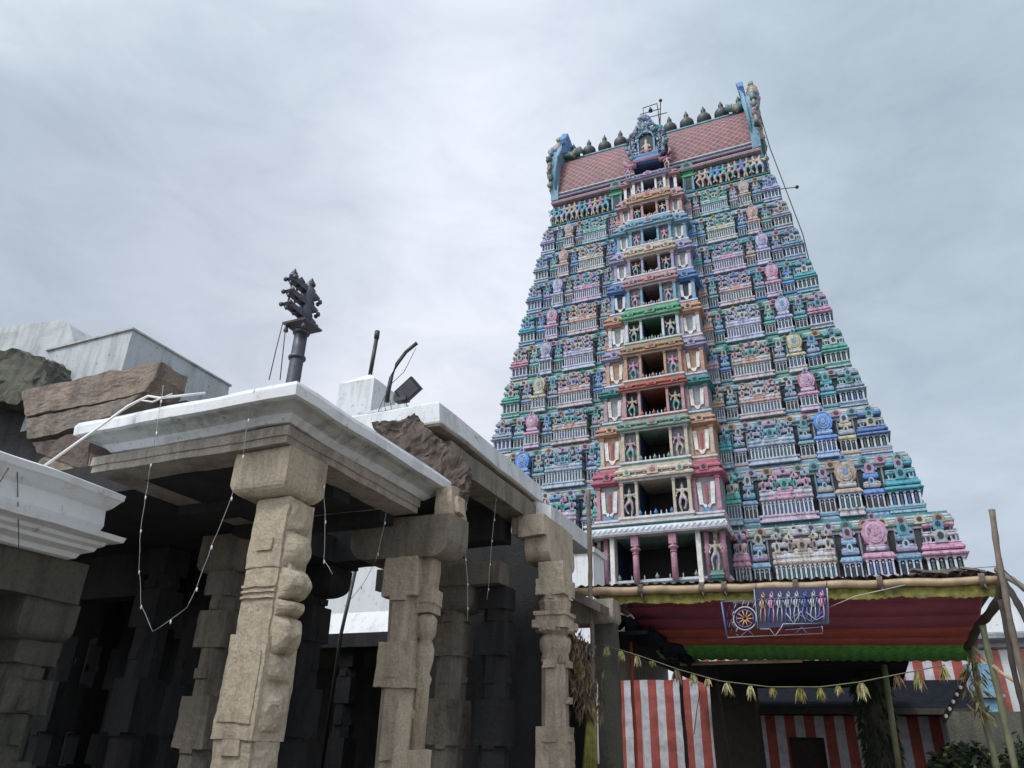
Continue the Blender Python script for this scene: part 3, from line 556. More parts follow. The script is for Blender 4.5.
# central gable with its arched niche
yg = 45.3-YC
b = MB()
def ring(r, k, n, zc=45.6, sy=1.25): a = -PI*.8+PI*1.6*k/(n-1); return (r*math.sin(a), zc+r*sy*math.cos(a))
pts = [ring(1.45, k, 21) for k in range(21)]; pts = [(-1.2, 43.4)]+pts+[(1.2, 43.4)]
arch = [( .62*math.cos(PI*k/8), 46.0+.75*math.sin(PI*k/8)) for k in range(9)]
b.prism(pts, 'y', yg+2.2, yg+.25, 'dblue')
b.prism([(x*.55, 45.2+(zz-45.2)*.62) for x, zz in pts], 'y', yg+.3, yg+.18, 'dteal')
for rr, n, rb, cols_ in ((1.58, 44, .13, ['sky', 'teal', 'grey', 'lav', 'dblue']), (1.36, 38, .12, ['lav', 'blue', 'sky', 'grey']), (1.14, 32, .11, ['sky', 'lav', 'dblue', 'grey']), (.94, 26, .09, ['sky', 'lav', 'pil_white'])):
    for k in range(n): x, zz = ring(rr, k, n); b.ball((x+rnd.uniform(-.05, .05), yg+.15+rnd.uniform(-.08, .08), zz), rb*rnd.uniform(.8, 1.4), rnd.choice(cols_), rnd.uniform(.8, 1.7), 5)
for k in range(46): b.ball((rnd.uniform(-.75, .75)*(1-k/80), yg+.12+rnd.uniform(-.1, .1), 47.0+k*.034), rnd.uniform(.12, .22), rnd.choice(['lav', 'grey', 'blue', 'rose', 'sky']), 1.1, 5)
b.tube([( .66*math.cos(PI*k/10), yg+.05, 45.9+.85*math.sin(PI*k/10)) for k in range(11)], .08, 'sky', 5)
for sx in (-1, 1):
    b.box(sx*.66-.07, sx*.66+.07, yg, yg+.3, 44.4, 45.9, 'sky'); b.tube([(sx*.9, yg+.05, 43.5), (sx*1.5, yg, 43.45), (sx*1.8, yg-.05, 43.9), (sx*1.85, yg, 44.4)], [.2, .22, .16, .05], 'pink', 6)
b.mold(-.95, .95, yg-.1, yg+.6, [(0, 43.6), (.1, 43.7, 'pink'), (.1, 43.85, 'pink'), (0, 43.95), (0, 44.2), (.06, 44.25, 'sky'), (.06, 44.4, 'sky'), (0, 44.42)], 'blue')
b.rough(.06, 1.6, .09, 5.5); b.build('central_gable', gop)
inst('seated_statue', G3, gop, (0, yg-.02, 44.42), 0, (1.25, .8, 1.5), P_['cream'])
for sx in (-1, 1): inst('attendant_statue', G2, gop, (sx*1.55, yg-.05, 42.3), 0, (1.3, 1.2, 1.4), P_['pink'])
# stone base of the tower with its gateway
b = MB(); hb = 14.3; yb0 = 42.0-YC
for sx in (-1, 1): b.box(*sorted((sx*3.2, sx*hb)), yb0, -yb0, 0, 9.2, 'granite_grey')
b.box(-3.2, 3.2, yb0+.01, -yb0-.01, 7.4, 9.2, 'granite_grey')
b.mold(-hb, hb, yb0, -yb0, [(0, 8.4), (.5, 8.6), (.55, 8.9), (.2, 9.2), (0, 9.25)], 'granite')
b.mold(-hb, hb, yb0, -yb0, [(.6, 0), (.6, .5), (.3, .7), (.3, 1.2), (0, 1.3)], 'granite_grey', False) if False else None
for k in range(27):
    x = -hb+2*hb*k/26
    if abs(x) > 3.4: b.box(x-.16, x+.16, yb0-.15, yb0+.1, .02, 8.4, 'granite')
b.build('gateway_base', gop)
# lightning conductor and its arm, frame with the bell on the ridge
def wl(x, y, Y): p = at(x, y, Y); return (p.x-X0, p.y-YC, p.z)
b = MB(); b.tube([wl(757, 104, 48.5), wl(770, 148, 47.5), wl(786, 190, 46.5), wl(803, 235, 45.5), wl(815, 285, 44.9)], .035, 'wire', 4); b.tube([wl(772, 190, 46.8), wl(798, 187, 46.5)], .04, 'wire', 4); b.ball(wl(797, 187, 46.5), .14, 'wire'); b.build('conductor_cable', gop)
b = MB(); yy = 48.7
a1, a2, a3, a4 = wl(644, 120, yy), wl(643, 108, yy), wl(657, 103.5, yy), wl(659, 118, yy)
b.tube([a1, a2, a3, a4], .045, 'wire', 5); b.tube([wl(640, 114.5, yy), wl(661, 108.5, yy)], .04, 'wire', 5); b.tube([wl(643, 119, yy), wl(667, 112.5, yy)], .04, 'wire', 5); b.tube([wl(660, 125, yy), wl(660.5, 101, yy)], .05, 'wire', 5); b.ball(wl(660.5, 100.5, yy), .16, 'wire')
q = wl(650.5, 110, yy); b.lathe(q[0], q[1], [(.2, q[2]-.15), (.17, q[2]), (.1, q[2]+.2), (.03, q[2]+.35)], 8, 'wire')
for p in (a1, a4): b.tube([p, (p[0], p[1], 48.7)], .05, 'wire', 5)
b.build('bell_frame', gop)
# ================================================================ ground
b = MB(); b.add([(-600,-300,0),(600,-300,0),(600,900,0),(-600,900,0)], [(0,1,2,3)], 'ground'); tag(b.build('ground'), kind='structure')
b = MB(); b.box(-16.5, -3.9, 4.55, 13.0, .0, .5, 'granite_shade_dark'); b.box(-9.2, -6.0, -2, 4.5, .004, .45, 'granite_shade_dark'); tag(b.build('pavement'), kind='structure')
# ================================================================ carved stone pillars
def oct_(b, cx, cy, r, z0, z1, m, n=8): b.lathe(cx, cy, [(r/math.cos(PI/n), z0), (r/math.cos(PI/n), z1)], n, m, False, PI/n)
def pillar(parent, cx, cy, w, z0, z1, style, m, cap=None, seed=0, name='pillar'):
    """square shaft with octagonal bands, raised panels and relief figures; pitted by displacement"""
    b = MB(); h = z1-z0; r = random.Random(seed); hw = w/2; g = .05
    def sq(a, e, k): b.gbox(cx-hw*k, cx+hw*k, cy-hw*k, cy+hw*k, z0+a*h, z0+e*h, m, g)
    if style == 'square':
        sq(0, .22, 1.12); oct_(b, cx, cy, hw*.98, z0+.22*h, z0+.34*h, m); sq(.34, .52, 1.08); oct_(b, cx, cy, hw*.97, z0+.52*h, z0+.70*h, m); sq(.70, .84, 1.05); oct_(b, cx, cy, hw*.95, z0+.84*h, z0+.9*h, m); sq(.9, 1, 1.0)
    elif style == 'figure':       # beast brackets on the +x side, as at the porch corner
        sq(0, .16, 1.25); sq(.16, .36, 1.0); sq(.36, .62, 1.1); sq(.62, .80, .95); sq(.80, 1.0, 1.0)
        b.gbox(cx-hw*.9, cx+hw*.9, cy-hw*1.16, cy-hw*1.0, z0+.40*h, z0+.58*h, m, g)
        L = ((.90, .985, .05), (.80, .90, .12), (.715, .80, .20), (.67, .715, .15), (.575, .67, .16), (.50, .575, .08), (.38, .50, .09), (.22, .37, .04))
        f = MB(); f.gbox(cx+hw*.5, cx+hw*1.0, cy-hw*.85, cy+hw*.85, z0+.2*h, z0+.99*h, m, .028)
        out = []
        for x, y, z in f.v:
            fz = (z-z0)/h; o = 0
            for a, e, oo in L:
                if a <= fz <= e: o = oo*math.sin(PI*(fz-a)/(e-a))**.45
            if x > cx+hw*.7: x += o*max(0, 1-abs((y-cy)/(hw*.95))**3)+.012*noise.noise(Vector((y*25, z*18, 1)))+.025*noise.noise(Vector((y*9, z*9, 5)))
            out.append((x, y, z))
        f.v = out; b.add(f.v, f.f, m)
        for q in range(5): b.tube([(cx+hw*1.1, cy-hw*.5+.1*q*w, z0+(.74+.01*q)*h), (cx+hw*1.35, cy-hw*.5+.1*q*w, z0+.78*h), (cx+hw*1.1, cy-hw*.5+.1*q*w, z0+.82*h)], .03, m, 5)
    elif style == 'colonnette':   # shaft with a slim attached column and moulded bosses
        sq(0, .30, 1.06); oct_(b, cx, cy, hw*.93, z0+.30*h, z0+.55*h, m); sq(.55, .70, 1.04); oct_(b, cx, cy, hw*.93, z0+.70*h, z0+.86*h, m); sq(.86, 1, 1.05)
        xx = cx+hw*1.25; b.gbox(cx+hw*.8, cx+hw*1.8, cy-hw*.4, cy+hw*.4, z0, z0+.36*h, m, g)
        b.lathe(xx, cy, [(hw*.34, z0+.3*h), (hw*.34, z0+.56*h), (hw*.45, z0+.58*h), (hw*.34, z0+.6*h), (hw*.5, z0+.64*h), (hw*.55, z0+.68*h), (hw*.3, z0+.71*h), (hw*.55, z0+.73*h), (hw*.58, z0+.78*h), (hw*.35, z0+.80*h)], 10, m)
        b.gbox(xx-hw*.6, xx+hw*.5, cy-hw*.55, cy+hw*.55, z0+.80*h, z0+.835*h, m, g); b.gbox(xx-hw*.6, xx+hw*.55, cy-hw*.6, cy+hw*.6, z0+.835*h, z0+.885*h, m, g); b.gbox(xx-hw*.7, xx+hw*.35, cy-hw*.5, cy+hw*.5, z0+.885*h, z0+1.0*h, m, g)
        for q in range(6): a = cy-hw*.5+hw*.2*q; b.ball((xx+hw*.5, a, z0+.835*h), .022, m)
    elif style == 'bell':         # cushion and lotus mouldings above an octagonal shaft
        sq(0, .38, 1.0); oct_(b, cx, cy, hw*.86, z0+.38*h, z0+.60*h, m)
        R_ = lambda k: hw*k
        b.lathe(cx, cy, [(R_(.86), z0+.60*h), (R_(1.0), z0+.615*h), (R_(.92), z0+.64*h), (R_(1.05), z0+.655*h), (R_(1.12), z0+.68*h), (R_(1.05), z0+.70*h), (R_(.85), z0+.715*h), (R_(1.3), z0+.725*h), (R_(1.32), z0+.735*h)], 16, m)
        sq(.735, .765, 1.25); sq(.765, .785, 1.05); sq(.785, .80, 1.15)
        b.lathe(cx, cy, [(R_(1.0), z0+.80*h), (R_(1.15), z0+.84*h), (R_(1.0), z0+.865*h)], 8, m, False, PI/8); sq(.865, .93, 1.1); sq(.93, 1.0, .95)
        for q in range(12): a = 2*PI*q/12; b.ball((cx+R_(1.28)*math.cos(a), cy+R_(1.28)*math.sin(a), z0+.728*h), .03, m)
    # relief scrolls and rosettes on the two faces one can see
    for q in range(7):
        zc = z0+h*(.08+.13*q); k = hw*r.uniform(.3, .55)
        if q % 2:
            for e_ in ((-.05, 0, .05) if style == 'figure' else ()): b.gbox(cx-hw*.98, cx+hw*.98, cy-hw*1.05, cy+hw*.98, zc+e_, zc+e_+.022, m, .08)
        else: b.gbox(cx-k, cx+k, cy-hw*1.09, cy-hw*.9, zc-.05, zc+.06, m, .05)
        b.gbox(cx+hw*.9, cx+hw*1.13, cy-k*.8, cy+k*.8, zc-.04, zc+.05, m, .05)
    b.rough(.016, 2.6, .010, 13) if 'dark' not in m else b.rough(.01, 2); p = b.build(name, parent)
    if cap:
        b = MB(); cap(b); b.rough(.022, 2.0, .008, 9); b.build('capital', p)
    return p
def roundblock(b, x0, x1, y0, y1, z0, z1, m, rx=.10, ends='xy'):
    """block bracket with its lower corners rounded off"""
    n = 6; L = []
    for k in range(n+1):
        a = PI/2*k/n; o = rx*(1-math.sin(a)); L.append((o, z0+rx*(1-math.cos(a))))
    ox = 1 if 'x' in ends else 0; oy = 1 if 'y' in ends else 0
    prof = L+[(0, z1)]
    for (o0, za), (o1, zb) in zip(prof, prof[1:]):
        vs = [(x0+o0*ox,y0+o0*oy,za),(x1-o0*ox,y0+o0*oy,za),(x1-o0*ox,y1-o0*oy,za),(x0+o0*ox,y1-o0*oy,za),(x0+o1*ox,y0+o1*oy,zb),(x1-o1*ox,y0+o1*oy,zb),(x1-o1*ox,y1-o1*oy,zb),(x0+o1*ox,y1-o1*oy,zb)]
        b.add(vs, [(0,1,5,4),(1,2,6,5),(2,3,7,6),(3,0,4,7)], m)
    o = rx; b.add([(x0+o*ox,y0+o*oy,z0),(x1-o*ox,y0+o*oy,z0),(x1-o*ox,y1-o*oy,z0),(x0+o*ox,y1-o*oy,z0)], [(0,3,2,1)], m); b.add([(x0,y0,z1),(x1,y0,z1),(x1,y1,z1),(x0,y1,z1)], [(0,1,2,3)], m)
def gmold(b, x0, x1, y0, y1, prof, m, g=.25, cm=None):
    """moulding like mold(), cut along its length so that it can be roughened"""
    segs = []
    c = [(x0,y0,-1,-1),(x1,y0,1,-1),(x1,y1,1,1),(x0,y1,-1,1)]
    for i in range(4):
        a, e = c[i], c[(i+1) % 4]; n = max(2, round((abs(e[0]-a[0])+abs(e[1]-a[1]))/g)); vs = []; 
        for k in range(n+1):
            t_ = k/n
            for o, z in [p[:2] for p in prof]:
                xa, ya = a[0]+a[2]*o, a[1]+a[3]*o; xe, ye = e[0]+e[2]*o, e[1]+e[3]*o
                vs.append((xa+(xe-xa)*t_, ya+(ye-ya)*t_, z))
        P = len(prof)
        for j in range(P-1):
            mm = prof[j+1][2] if len(prof[j+1]) > 2 else m
            b.add(vs, [(k*P+j, (k+1)*P+j, (k+1)*P+j+1, k*P+j+1) for k in range(n)], mm) if False else segs.append((vs, [(k*P+j, (k+1)*P+j, (k+1)*P+j+1, k*P+j+1) for k in range(n)], mm))
    for vs, fs, mm in segs:
        used = sorted({i for f in fs for i in f}); mp_ = {u: k for k, u in enumerate(used)}
        b.add([vs[u] for u in used], [tuple(mp_[i] for i in f) for f in fs], mm)
    for (o, z), fl in ((prof[0][:2], 1), (prof[-1][:2], 0)):
        b.add([(x0-o,y0-o,z),(x1+o,y0-o,z),(x1+o,y1+o,z),(x0-o,y1+o,z)], [(0,3,2,1) if fl else (0,1,2,3)], cm or m)
# ================================================================ corner porch
def ent(name, loc, label, cat, group=None): return empty(name, loc, label, cat, group)
porch = ent('stone_porch', (0, 0, 0), 'flat roofed granite porch with whitewashed cornice, its carved corner pillar lit pale', 'porch')
b = MB()
gmold(b, -6.72, -4.5, 5.0, 7.42, [(0, 4.27), (.035, 4.275, 'wash_stain'), (.06, 4.30, 'wash'), (.10, 4.335, 'wash'), (.12, 4.35, 'wash_stain'), (.19, 4.385, 'wash_stain'), (.255, 4.395, 'wash_stain'), (.265, 4.405, 'wash_stain'), (.30, 4.407, 'wash_clean'), (.305, 4.50, 'wash_clean'), (.285, 4.545, 'wash_clean'), (.24, 4.57, 'wash_clean')], 'wash')
b.rough(.022, 1.5, .009, 9); b.build('cornice', porch)
b = MB(); gmold(b, -7.0, -4.5, 5.0, 7.4, [(-.35, 4.10), (0, 4.10), (.0, 4.17), (.018, 4.172), (.018, 4.265), (-.02, 4.268)], 'beamstone', .25, 'granite_shade_dark'); b.rough(.012, 2, .004, 9); b.build('architrave', porch)  # underside painted near-black, standing in for shade under the beam
b = MB(); b.box(-7.0, -4.8, 5.3, 7.2, 4.14, 4.25, 'granite_shade_dark'); [b.box(-7.0, -4.82, y, y+.3, 3.98, 4.12, 'granite_shade_dark') for y in (6.2, 7.1)]; b.build('ceiling_slab', porch)
pillar(porch, -4.72, 5.40, .37, .5, 3.66, 'figure', 'granite_rough', lambda b: roundblock(b, -5.12, -4.49, 5.06, 5.64, 3.66, 4.09, 'granite_rough', .13), 1)
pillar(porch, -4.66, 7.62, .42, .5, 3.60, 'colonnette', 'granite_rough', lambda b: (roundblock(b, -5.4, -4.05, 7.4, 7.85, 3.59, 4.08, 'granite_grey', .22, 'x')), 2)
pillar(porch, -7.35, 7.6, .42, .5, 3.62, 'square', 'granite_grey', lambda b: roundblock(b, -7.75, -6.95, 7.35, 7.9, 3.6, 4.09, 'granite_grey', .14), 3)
b = MB(); b.gbox(-4.30, -4.08, 7.45, 7.85, 3.98, 4.42, 'granite', .06); b.gbox(-4.2, -4.02, 7.5, 7.7, 4.1, 4.3, 'granite', .06); b.rough(.03, 4, .01, 12); b.build('carved_corbel', porch)
# ================================================================ larger hall behind it
hall = ent('pillared_hall', (0, 0, 0), 'taller pillared granite hall behind the porch, with a whitewashed parapet and dark interior', 'hall')
b = MB()
z = 5.46
gmold(b, -7.6, -4.95, 8.3, 11.35, [(-.3, z-.0), (.34, z+.0, 'beamstone'), (.36, z+.03, 'beamstone'), (.35, z+.06, 'beamstone'), (.34, z+.062, 'wash'), (.30, z+.36, 'wash'), (.22, z+.42, 'wash')], 'wash'); b.rough(.02, 1.5, .008, 9); b.build('parapet', hall)
b = MB(); b.gbox(-7.4, -5.42, 8.35, 8.75, 5.72, 6.08, 'wash', .2); b.gbox(-5.42, -4.95, 8.42, 8.7, 5.72, 5.92, 'wash', .2); b.rough(.02, 2, .005, 9); b.build('roof_upstand', hall)
b = MB(); b.prism([(-4.9, 5.62), (-4.62, 5.45), (-4.35, 5.35), (-4.35, 5.05), (-4.9, 5.05)], 'y', 11.4, 13.6, 'wash'); b.rough(.02, 2); b.build('parapet_stub', hall)
b = MB(); b.box(-7.4, -4.7, 8.2, 11.5, 5.28, 5.38, 'granite_shade_dark'); b.gbox(-5.0, -4.62, 8.3, 11.6, 5.06, 5.38, 'granite_grey', .3); b.gbox(-7.3, -5.01, 10.9, 11.3, 4.7, 5.27, 'granite_shade_dark', .3); b.gbox(-7.3, -5.01, 9.3, 9.7, 4.12, 4.6, 'granite_shade_dark', .3); b.gbox(-7.3, -5.01, 10.85, 11.25, 4.0, 4.35, 'granite_grey', .3); b.rough(.02, 2, .006, 9); b.build('roof_beam', hall)
def cap3(b):
    m = 'granite'; b.gbox(-4.72, -4.28, 10.9, 12.3, 4.72, 5.06, m, .1); b.gbox(-4.86, -4.71, 10.95, 11.4, 4.78, 5.05, m, .07); roundblock(b, -4.64, -4.24, 11.0, 12.25, 4.34, 4.71, m, .18, 'y')
pillar(hall, -4.24, 11.3, .44, .5, 4.34, 'bell', 'granite', cap3, 5)
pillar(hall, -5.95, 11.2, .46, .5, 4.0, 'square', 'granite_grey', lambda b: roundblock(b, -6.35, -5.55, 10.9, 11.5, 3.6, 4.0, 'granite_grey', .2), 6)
pillar(hall, -5.2, 11.25, .42, .5, 4.0, 'square', 'granite_shade_dark', None, 7)
pillar(hall, -7.6, 9.6, .44, .5, 4.1, 'square', 'granite_shade_dark', lambda b: roundblock(b, -8.1, -7.1, 9.35, 9.85, 3.66, 4.1, 'granite_shade_dark', .2), 8)
for k, (x, y) in enumerate([(-9.2, 9.0), (-8.9, 7.9), (-10.8, 8.2), (-9.6, 6.6), (-8.35, 9.4), (-11.5, 9.2)]): pillar(hall, x, y, .42, .5, 4.1, 'square', 'granite_shade_dark', None, 20+k)
# roof over the dark inner aisles
b = MB(); b.box(-16, -7.05, 5.6, 9.95, 4.12, 4.5, 'granite_shade_dark'); b.box(-16, -8.4, 9.96, 10.3, .5, 4.5, 'granite_shade_dark'); b.box(-16.3, -16.01, 4.6, 10.3, .5, 7.0, 'granite_shade_dark'); b.box(-16, -12.2, 4.7, 5.0, .5, 2.4, 'granite_shade_dark'); b.build('inner_aisle', hall)
# red rubble torn from the hall front
o = [(372,426),(392,420),(413,414),(422,424),(430,436),(445,447),(460,459),(466,470),(463,490),(456,508),(448,520),(440,518),(430,498),(410,470),(398,455),(385,440)]
P2 = [at(x, y, 7.62) for x, y in o]
def rubble(name, pts, y0, y1, m, label=None, cat=None, parent=None, amp=.06, nseg=4):
    bm = bmesh.new(); vs = [bm.verts.new((p.x, y0, p.z)) for p in pts]; f = bm.faces.new(vs)
    r_ = bmesh.ops.extrude_face_region(bm, geom=[f]); bmesh.ops.translate(bm, verts=[v for v in r_['geom'] if isinstance(v, bmesh.types.BMVert)], vec=(0, y1-y0, 0))
    bmesh.ops.triangulate(bm, faces=bm.faces[:]); bmesh.ops.subdivide_edges(bm, edges=bm.edges[:], cuts=nseg, use_grid_fill=True); bmesh.ops.recalc_face_normals(bm, faces=bm.faces[:])
    for v in bm.verts: v.co += noise.noise_vector(v.co*3)*amp + noise.noise_vector(v.co*10)*amp*.55 + noise.noise_vector(v.co*26)*amp*.25
    me = bpy.data.meshes.new(name); bm.to_mesh(me); bm.free(); me.materials.append(M[m]); ob = bpy.data.objects.new(name, me); C.objects.link(ob)
    if parent: ob.parent = parent
    return ob
rubble('broken_masonry', P2, 7.62, 7.9, 'granite_red', parent=hall, amp=.09, nseg=10)
# ================================================================ nearer hall at the left edge
lh = ent('side_hall', (0, 0, 0), 'low hall at the left edge with a thick white stepped cornice over mossy stone', 'hall')
b = MB(); gmold(b, -9.2, -6.15, -.5, 4.42, [(.0, 3.02), (.03, 3.03), (.05, 3.07), (.12, 3.10), (.13, 3.13), (.17, 3.15), (.18, 3.18), (.27, 3.20), (.28, 3.245), (.2, 3.265), (.12, 3.275), (.135, 3.33), (.125, 3.47), (.16, 3.50), (.20, 3.56), (.215, 3.575), (.22, 3.63), (.15, 3.66)], 'wash_clean', .3); b.rough(.014, 1.5, .006, 9); b.build('cornice', lh)
b = MB(); b.gbox(-9.0, -6.2, -.4, 4.66, 2.68, 3.02, 'granite_green', .2); b.rough(.01, 2, .005, 9); b.build('architrave', lh)
b = MB(); b.box(-9.0, -6.4, -.4, 4.4, 2.9, 3.0, 'granite_shade_dark'); b.build('ceiling_slab', lh)
pillar(lh, -6.50, 4.5, .38, .45, 2.36, 'square', 'granite_green', lambda b: roundblock(b, -6.75, -6.24, 4.2, 4.72, 2.35, 2.68, 'granite_green', .12), 9)
pillar(lh, -6.50, 2.2, .38, .45, 2.36, 'square', 'granite_green', lambda b: roundblock(b, -6.75, -6.24, 1.8, 2.6, 2.35, 2.68, 'granite_green', .12), 10)
b = MB(); b.box(-9.2, -9.0, -.5, 4.5, .45, 3.0, 'granite_shade_dark'); b.build('back_wall', lh)
# ================================================================ ruined upper storey at the upper left
ruin = ent('upper_hall', (0, 0, 0), 'stained whitewashed upper hall at upper left with broken brown corbel beams', 'hall')
c1 = at(133, 330, 7.9); c0 = at(47, 353, 7.9)
b = MB(); yend = 10.35; b.gbox(c0.x, c1.x, 7.9, yend, 6.6, c1.z, 'wash_grey', .25); b.rough(.012, 2, .006, 8); b.build('parapet', ruin)
b = MB(); b.box(c0.x-.02, c1.x+.03, 7.86, yend+.03, c1.z-.0, c1.z+.035, 'wash_stain'); b.build('coping', ruin)
P3 = [at(x, y, 8.0) for x, y in [(-40,334),(0,327),(62,320),(70,326),(78,352),(48,358),(20,352),(-40,360)]]; rubble('plastered_block', P3, 8.0, 8.75, 'wash_grey', parent=ruin, amp=.02, nseg=3)
P3 = [at(x, y, 7.35) for x, y in [(-40,352),(20,350),(45,357),(44,385),(18,402),(-40,398)]]; rubble('rough_block', P3, 7.35, 7.88, 'granite_green', parent=ruin, amp=.08, nseg=9)
for nm, pts, y0, y1, mt in (('corbel_beam', [(22,391),(60,382),(160,362),(155,376),(143,392),(100,402),(25,416)], 7.0, 7.6, 'granite_slab'), ('corbel_beam', [(25,419),(100,404),(140,394),(118,414),(75,428),(28,440)], 7.02, 7.6, 'granite_grey'),
                        ('corbel_beam', [(33,443),(90,431),(86,470),(60,462),(36,452)], 7.04, 7.6, 'granite_red'), ('rubble_core', [(50,452),(88,440),(92,486),(70,480),(30,470)], 7.06, 7.6, 'granite_grey')):
    rubble(nm, [at(x, y, y0) for x, y in pts], y0, y1, mt, parent=ruin, amp=.028, nseg=14)
b = MB(); b.box(-17, -9.3, 7.9, 8.2, 3.5, 6.58, 'granite_shade_dark'); b.box(-19, -12.2, 7.91, 8.19, 6.59, 7.2, 'granite_shade_dark'); b.build('inner_wall', ruin)
# ================================================================ court behind: dark arcade and white wall seen through the porch
arc = ent('rear_arcade', (0, 0, 0), 'dark low arcade seen between the porch pillars, under a bright white wall', 'arcade')
b = MB(); b.box(-15, -5.2, 13.3, 17, 3.45, 3.72, 'granite_shade_dark'); b.box(-15, -5.2, 17, 17.3, 0, 3.7, 'granite_shade_dark'); b.box(-8.35, -5.2, 13.0, 13.29, 0.0, 5.4, 'granite_shade_dark'); b.build('roof', arc)
for k in range(7): pillar(arc, -14+1.45*k, 13.7, .4, 0, 3.45, 'square', 'granite_shade_dark', None, 40+k)
b = MB(); b.gbox(-16, -10.3, 17.4, 18, 3.6, 6.9, 'wash_clean', .5); b.prism([(16.6, 3.75), (17.4, 3.75), (17.4, 4.9)], 'x', -16, -10.4, 'wash_clean'); b.build('white_upper_wall', arc)
tagw = lambda o, *a: tag(o, *a)
b = MB(); b.gbox(-12.4, -9.4, 29.5, 31, 0, 9.1, 'wash_clean', .6); b.box(-12.5, -9.3, 29.4, 31.1, 9.1, 9.3, 'wash'); tagw(b.build('white_wall'), 'tall bright white wall piece showing beside the third pillar and the tower', 'wall')
# ================================================================ things on the roofs
roofg = None
fs = ent('temple_flagstaff', (-14.5, 16, 0), 'dark bronze temple flagstaff with three belled crossbars rising behind the porch', 'flagstaff')
b = MB(); b.lathe(0, 0, [(.34, 0), (.30, 8), (.27, 12.6), (.27, 13.15)], 16, 'bronze'); 
for zz in (11.2, 12.2, 13.1): b.lathe(0, 0, [(.27, zz), (.34, zz+.03), (.36, zz+.08), (.34, zz+.13), (.27, zz+.16)], 16, 'bronze')
b.build('shaft', fs)
b = MB(); b.mold(-.3, .3, -.3, .3, [(0, 13.25), (.1, 13.35), (.26, 13.45), (.28, 13.55), (.1, 13.6), (0, 13.75)], 'bronze'); b.build('abacus', fs)
b = MB(); b.lathe(0, 0, [(.26, 13.7), (.3, 14.3), (.24, 14.8), (.3, 15.1), (.3, 15.6), (.12, 15.8), (.16, 15.9), (.02, 16.1)], 10, 'bronze'); b.build('core', fs)
for k, zz in enumerate((14.05, 14.75, 15.45)):
    b = MB(); L = 1.2
    b.prism([(-L, zz+.05), (-L+.1, zz-.1), (-.1, zz-.14), (.55, zz-.12), (.62, zz+.05), (.1, zz+.2), (-L+.25, zz+.16)], 'x', -.16, .16, 'bronze')
    for q in range(5): b.ball((0, -L+.1+.45*q, zz-.2), .09, 'bronze', 1.3, 6)
    for q in (-.2, .2): b.ball((q*1.2, -L+.02, zz), .1, 'bronze', 1.2, 6); b.ball((q, .6, zz-.2), .1, 'bronze', 1.4, 6)
    b.build('crossbar', fs)
b = MB()
for q in (-1.05, -.7): b.tube([(0, q, 14.1), (0, q, 15.5)], .045, 'bronze')
b.build('strut', fs)
for x, y, zz, h in ((0, -1.0, 15.6, .55), (0, -.55, 15.6, .4), (0, .1, 15.9, .5)):
    b = MB(); b.lathe(x, y, [(.18, zz), (.2, zz+.12*h*2), (.07, zz+.18*h*2), (.14, zz+.24*h*2), (.05, zz+.3*h*2), (.08, zz+.36*h*2), (.001, zz+.5*h*2)], 8, 'bronze'); b.build('finial', fs)
for q in (.44, -.44):
    b = MB(); b.lathe(q, -.5*0-.44, [(.0, 13.4), (.05, 13.36), (.09, 13.2), (.1, 13.12), (.001, 13.1)], 8, 'bronze'); b.build('bell', fs)
b = MB(); p = [at(283, 322, 15.5), at(276, 350, 15.6), at(269, 380, 15.7)]; b.tube([v-Vector((-14.5, 16, 0)) for v in p], .02, 'wire', 4); p = [at(286, 324, 15.5), at(280, 380, 15.7)]; b.tube([v-Vector((-14.5, 16, 0)) for v in p], .02, 'wire', 4); b.build('rope', fs)
for o_ in [fs]+list(fs.children):
    if o_.type == 'MESH' and o_.name.split('.')[0] != 'rope':
        for v in o_.data.vertices:
            if v.co.z > 13.2: v.co.z = 13.2+(v.co.z-13.2)*.66
            v.co.x *= .76; v.co.y *= .76 if v.co.z < 13.6 else .76
            v.co.z += .12
ch = ent('roof_pillar', (-6.8, 9.3, 6.0), 'small square white roof pillar with a pyramid cap and a thin black rod', 'roof pillar')
b = MB(); b.gbox(-.34, .34, -.34, .34, 0, .98, 'wash', .12); b.mold(-.34, .34, -.34, .34, [(0, .98), (-.06, 1.03), (-.34, 1.26)], 'wash_clean'); b.rough(.008, 4); b.build('block', ch)
b = MB(); b.tube([(0, 0, 1.2), (.03, .02, 1.95)], .035, 'black'); b.tube([(.03, .02, 1.95), (.03, .02, 2.1)], .045, 'black'); b.build('rod', ch)
rod = MB(); rod.tube([at(387, 402, 8.5), at(388, 392, 8.5), at(391, 378, 8.5), at(397, 364, 8.5), at(406, 352, 8.5), at(417, 343, 8.5)], [.035, .035, .033, .03, .028, .03], 'black', 7)
tag(rod.build('bent_rod', None, at(387, 402, 8.5)), 'dark bent iron rod curving up from the hall roof beside the floodlight', 'iron rod')
b = MB(); b.tube([at(416, 348, 8.5), at(404, 372, 8.45), at(390, 385, 8.45), at(384, 400, 8.4), at(386, 415, 8.3)], .006, 'wire', 4); b.tube([at(385, 395, 8.4), at(378, 412, 8.3), at(384, 422, 8.2), at(393, 418, 8.2), at(390, 400, 8.3)], .006, 'wire', 4)
tag(b.build('loose_cable', None, at(386, 415, 8.3)), 'thin loose cable hanging in loops below the bent rod', 'cable')
fl = ent('floodlight', tuple(at(402, 400, 8.45)), 'black floodlight tilted upward on the edge of the hall roof', 'floodlight')
